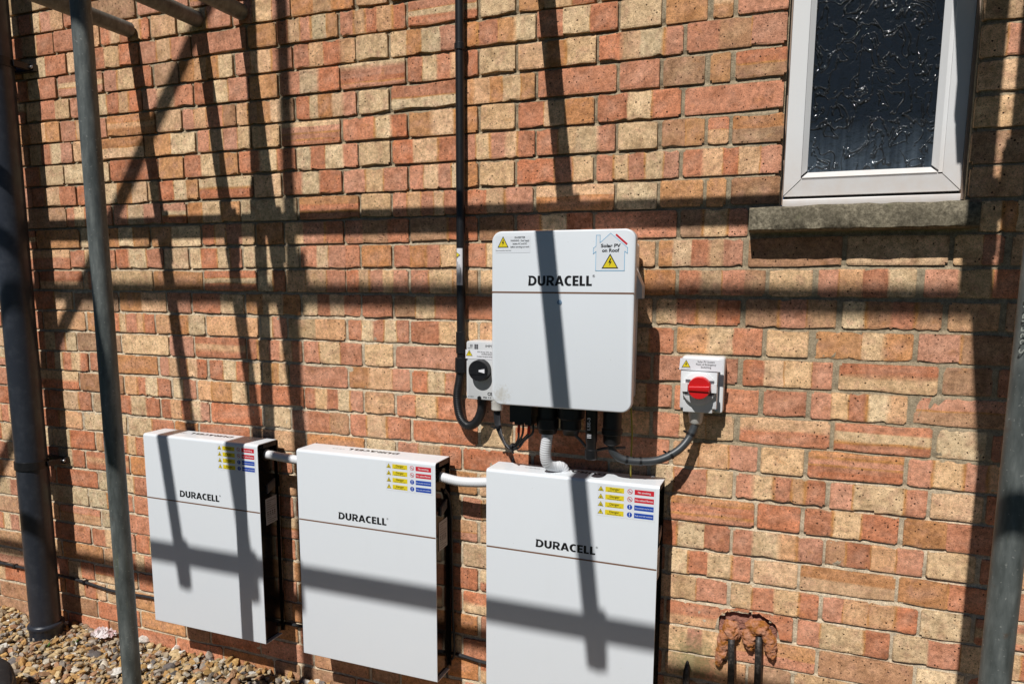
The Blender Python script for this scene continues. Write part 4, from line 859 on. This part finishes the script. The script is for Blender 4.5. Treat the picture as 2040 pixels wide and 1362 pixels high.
for pts_, rs_ in (([(1.118, -.011, -1.705), (1.124, -.014, -1.728), (1.129, -.014, -1.746), (1.133, -.010, -1.758)], [.016, .0185, .016, .008]), ([(1.165, -.011, -1.700), (1.175, -.014, -1.722), (1.181, -.015, -1.750), (1.185, -.014, -1.766), (1.185, -.011, -1.775)], [.015, .0175, .0170, .014, .007])):
    q_ = lumps(pts_, rs_, .003, 8); b2.add(q_.v, q_.f)
fuse(b2, 'sealant', s2)
# ragged hole broken into the brick faces above the sealant
hole = MB(); nu_, nv_ = 44, 14; vs = []
for j in range(nv_ + 1):
    for i in range(nu_ + 1):
        x_ = 1.118 + .086 * (2 * i / nu_ - 1); zt_ = broken_arch(x_) + .012; z_ = -1.728 + (zt_ + 1.728) * j / nv_
        vs.append((x_, .0135 + .0055 * noise.noise((x_ * 85, 4.4, z_ * 85)) + .0022 * noise.noise((x_ * 260, 8.4, z_ * 260)) - .004 * (1 - j / nv_) ** 2, z_))
hole.add(vs, [(j * (nu_ + 1) + i, j * (nu_ + 1) + i + 1, (j + 1) * (nu_ + 1) + i + 1, (j + 1) * (nu_ + 1) + i) for j in range(nv_) for i in range(nu_)])
hm = worn_material('broken_brick', (.40, .175, .12), .95, (.10, .05, .035), .9, 90); NBx = NB(hm); NBx.l(NBx.bump(NBx.noise(NBx.pos((1, 1, 1.6)), 150, 4, .7), 1.0, .006), NBx.b.inputs['Normal'])
hole.build('broken_core', hm, wall, False)
sp = MB(); sp.tube([(.969, -.026, -2.16), (.968, -.026, -1.88), (.9685, -.026, -1.846), (.969, -.024, -1.832), (.969, -.02, -1.822), (.969, -.018, -1.818)], [.0095, .0095, .0090, .0068, .0045, .002], 10)
tag(sp.build('pipe_stub', M['brown']), 'short dark capped pipe stub beside the right battery cabinet', 'pipe')

# ------------------------------------------------------------------ gravel
def icosphere():
    t = (1 + 5 ** .5) / 2; v = [(-1, t, 0), (1, t, 0), (-1, -t, 0), (1, -t, 0), (0, -1, t), (0, 1, t), (0, -1, -t), (0, 1, -t), (t, 0, -1), (t, 0, 1), (-t, 0, -1), (-t, 0, 1)]
    f = [(0, 11, 5), (0, 5, 1), (0, 1, 7), (0, 7, 10), (0, 10, 11), (1, 5, 9), (5, 11, 4), (11, 10, 2), (10, 7, 6), (7, 1, 8), (3, 9, 4), (3, 4, 2), (3, 2, 6), (3, 6, 8), (3, 8, 9), (4, 9, 5), (2, 4, 11), (6, 2, 10), (8, 6, 7), (9, 8, 1)]
    v = [tuple(np.array(p) / np.linalg.norm(p)) for p in v]; cache = {}; f2 = []
    def mid(a, b):
        key = (min(a, b), max(a, b))
        if key not in cache: m = np.array(v[a]) + np.array(v[b]); v.append(tuple(m / np.linalg.norm(m))); cache[key] = len(v) - 1
        return cache[key]
    for a, b, c in f:
        ab, bc, ca_ = mid(a, b), mid(b, c), mid(c, a); f2 += [(a, ab, ca_), (b, bc, ab), (c, ca_, bc), (ab, bc, ca_)]
    return np.array(v), np.array(f2)
iv, ifc = icosphere(); nr_ = np.random.default_rng(5)
protos = []
for s_ in range(14):
    sh = iv.copy()
    for c_ in range(6):                                   # knock flat flint faces off the pebble
        d = nr_.normal(size=3); d /= np.linalg.norm(d); lim = nr_.uniform(.55, .9); e = sh @ d; sh -= np.maximum(0, e - lim)[:, None] * d
    sh *= (1 + .12 * nr_.normal(size=(len(sh), 1))); protos.append(sh)
PC = np.array([(.50, .30, .11), (.44, .25, .09), (.52, .38, .2), (.42, .33, .22), (.30, .17, .09), (.24, .20, .16), (.60, .53, .42), (.66, .62, .55), (.16, .14, .13), (.36, .30, .24), (.48, .33, .17), (.40, .22, .12)])
PW = np.array([.13, .1, .14, .12, .09, .08, .09, .05, .05, .07, .1, .06]); PW /= PW.sum()
V = []; F = []; C = []; base = 0
def strew(x0, x1, y0, y1, cell, zb, zj, s0, s1):
    global base
    for x in np.arange(x0, x1, cell):
        for y in np.arange(y0, y1, cell):
            px = x + nr_.uniform(-.6, .6) * cell; py = min(-.012, y + nr_.uniform(-.6, .6) * cell)
            L = nr_.uniform(s0, s1) * (1.35 if nr_.random() < .12 else 1); sh = protos[nr_.integers(len(protos))] * np.array([L, L * nr_.uniform(.55, .9), L * nr_.uniform(.32, .6)])
            a, b, c = nr_.uniform(0, 2 * PI), nr_.normal() * .45, nr_.normal() * .45
            Rm = np.array(Matrix.Rotation(a, 3, 'Z') @ Matrix.Rotation(b, 3, 'X') @ Matrix.Rotation(c, 3, 'Y'))
            V.append(sh @ Rm.T + np.array([px, py, zb + .012 * noise.noise((px * 6, py * 6, 0)) + nr_.uniform(0, zj)])); F.append(ifc + base); base += len(sh)
            col = PC[nr_.choice(len(PC), p=PW)] * nr_.uniform(.8, 1.2); C.append(np.tile(np.append(col, 1), (len(sh), 1)))
strew(-2.35, .35, -.62, .0, .0165, -2.160, .010, .0080, .0145)
strew(-2.35, .35, -.62, .0, .025, -2.152, .012, .0095, .0190)
V = np.concatenate(V); F = np.concatenate(F); C = np.concatenate(C)
me = bpy.data.meshes.new('gravel'); me.vertices.add(len(V)); me.vertices.foreach_set('co', V.ravel()); me.loops.add(F.size); me.loops.foreach_set('vertex_index', F.ravel().astype(np.int32))
me.polygons.add(len(F)); me.polygons.foreach_set('loop_start', np.arange(0, F.size, 3, dtype=np.int32)); me.polygons.foreach_set('loop_total', np.full(len(F), 3, np.int32)); me.update()
at_ = me.color_attributes.new('Col', 'FLOAT_COLOR', 'POINT'); at_.data.foreach_set('color', C.astype(np.float32).ravel())
me.polygons.foreach_set('use_smooth', np.ones(len(F), bool)); me.set_sharp_from_angle(angle=math.radians(32)); me.materials.append(M['pebble'])
gv = link('gravel', me); gv['kind'] = 'stuff'; gv['label'] = 'tan and brown flint gravel along the foot of the wall'

# ------------------------------------------------------------------ small things on the gravel
lt = MB(); n_ = 15
gx = [[Vector((-1.24 + .085 * i / n_ + .01 * noise.noise((i * .5, j * .5, 2)), -.055 + .05 * (j / n_ - .5) + .012 * noise.noise((i * .6, j * .6, 5)), -2.132 + .034 * abs(noise.noise((i * .55, j * .55, 8))) + .02 * math.sin(PI * i / n_) * math.sin(PI * j / n_))) for i in range(n_ + 1)] for j in range(n_ + 1)]
lt.add([p for r_ in gx for p in r_], [(j * (n_ + 1) + i, j * (n_ + 1) + i + 1, (j + 1) * (n_ + 1) + i + 1, (j + 1) * (n_ + 1) + i) for j in range(n_) for i in range(n_)])
tag(lt.build('wrapper', M['pinkpaper'], None, False), 'crumpled pink and white wrapper on gravel against the wall', 'litter')
for i, (wx, wy, lab_) in enumerate(((-1.335, -.185, 'tiny green weed on gravel in front of the black pipe'), (-1.265, -.125, 'tiny green weed between black pipe and crumpled wrapper'), (-1.665, -.18, 'tiny green weed on gravel left of the black pipe'))):
    R = random.Random(i); wd = MB()
    for l_ in range(9):
        a = R.uniform(0, 2 * PI); d = Vector((math.cos(a), math.sin(a), R.uniform(.4, 1.4))).normalized(); L = R.uniform(.010, .022); w2 = d.cross(Vector((0, 0, 1))).normalized() * L * .22; b = Vector((wx, wy, -2.143))
        wd.add([b, b + d * L * .55 + w2, b + d * L, b + d * L * .55 - w2], [(0, 1, 2, 3)])
    tag(wd.build('weed', M['leaf'], None, False), lab_, 'weed', 'weeds in the gravel')
# black tool bag in the corner nearest the camera
bg_ = thing('tool_bag', 'black tool bag with grey tag at the lower left corner', 'bag', loc=(-1.115, -0.590, -2.15))
def bagb(mb, name, m, smooth=True): return off(mb.build(name, m, bg_, smooth, 60), bg_)
P0 = Vector((-1.115, -0.590, -2.15)); ex = Vector((.83, -.55, 0)).normalized(); ey = Vector((.55, .83, 0)).normalized()
def loc3(a, b, c): return P0 + ex * a + ey * b + Vector((0, 0, c))
bm_ = MB(); nb = 16; ringz = [(0.0, .90), (.02, 1.0), (.07, 1.02), (.10, .97), (.122, .86), (.130, .6), (.132, .0)]
for c_, f_ in ringz:
    for i in range(28):
        a = 2 * PI * i / 28; ca2, sa2 = math.cos(a), math.sin(a); k2 = (abs(ca2) ** 4 + abs(sa2) ** 4) ** -.25
        bm_.v.append(tuple(loc3(.20 * f_ * ca2 * k2, .115 * f_ * sa2 * k2, c_ + .004 * noise.noise((i * .7, c_ * 40, 1)))))
bm_.f = [(j * 28 + i, j * 28 + (i + 1) % 28, (j + 1) * 28 + (i + 1) % 28, (j + 1) * 28 + i) for j in range(len(ringz) - 1) for i in range(28)]; bm_.m = [0] * len(bm_.f)
bagb(bm_, 'bag_body', M['bag'])
bagb(MB().tube(resample(curve_pts([loc3(-.10, .03, .13), loc3(-.06, .02, .175), loc3(.0, .0, .185), loc3(.06, .02, .175), loc3(.10, .03, .13)], 8), .01), .008, 8), 'handle', M['black'])
bagb(MB().tube([loc3(.19 * math.cos(a) , .107 * math.sin(a), .112) for a in [2 * PI * i / 40 for i in range(41)]], .004, 6), 'zip', M['black'])
bagb(MB().add([loc3(.150, .106, .1), loc3(.178, .090, .1), loc3(.178, .091, .085), loc3(.150, .107, .085)], [(0, 1, 2, 3)]), 'tag', M['label'], False)
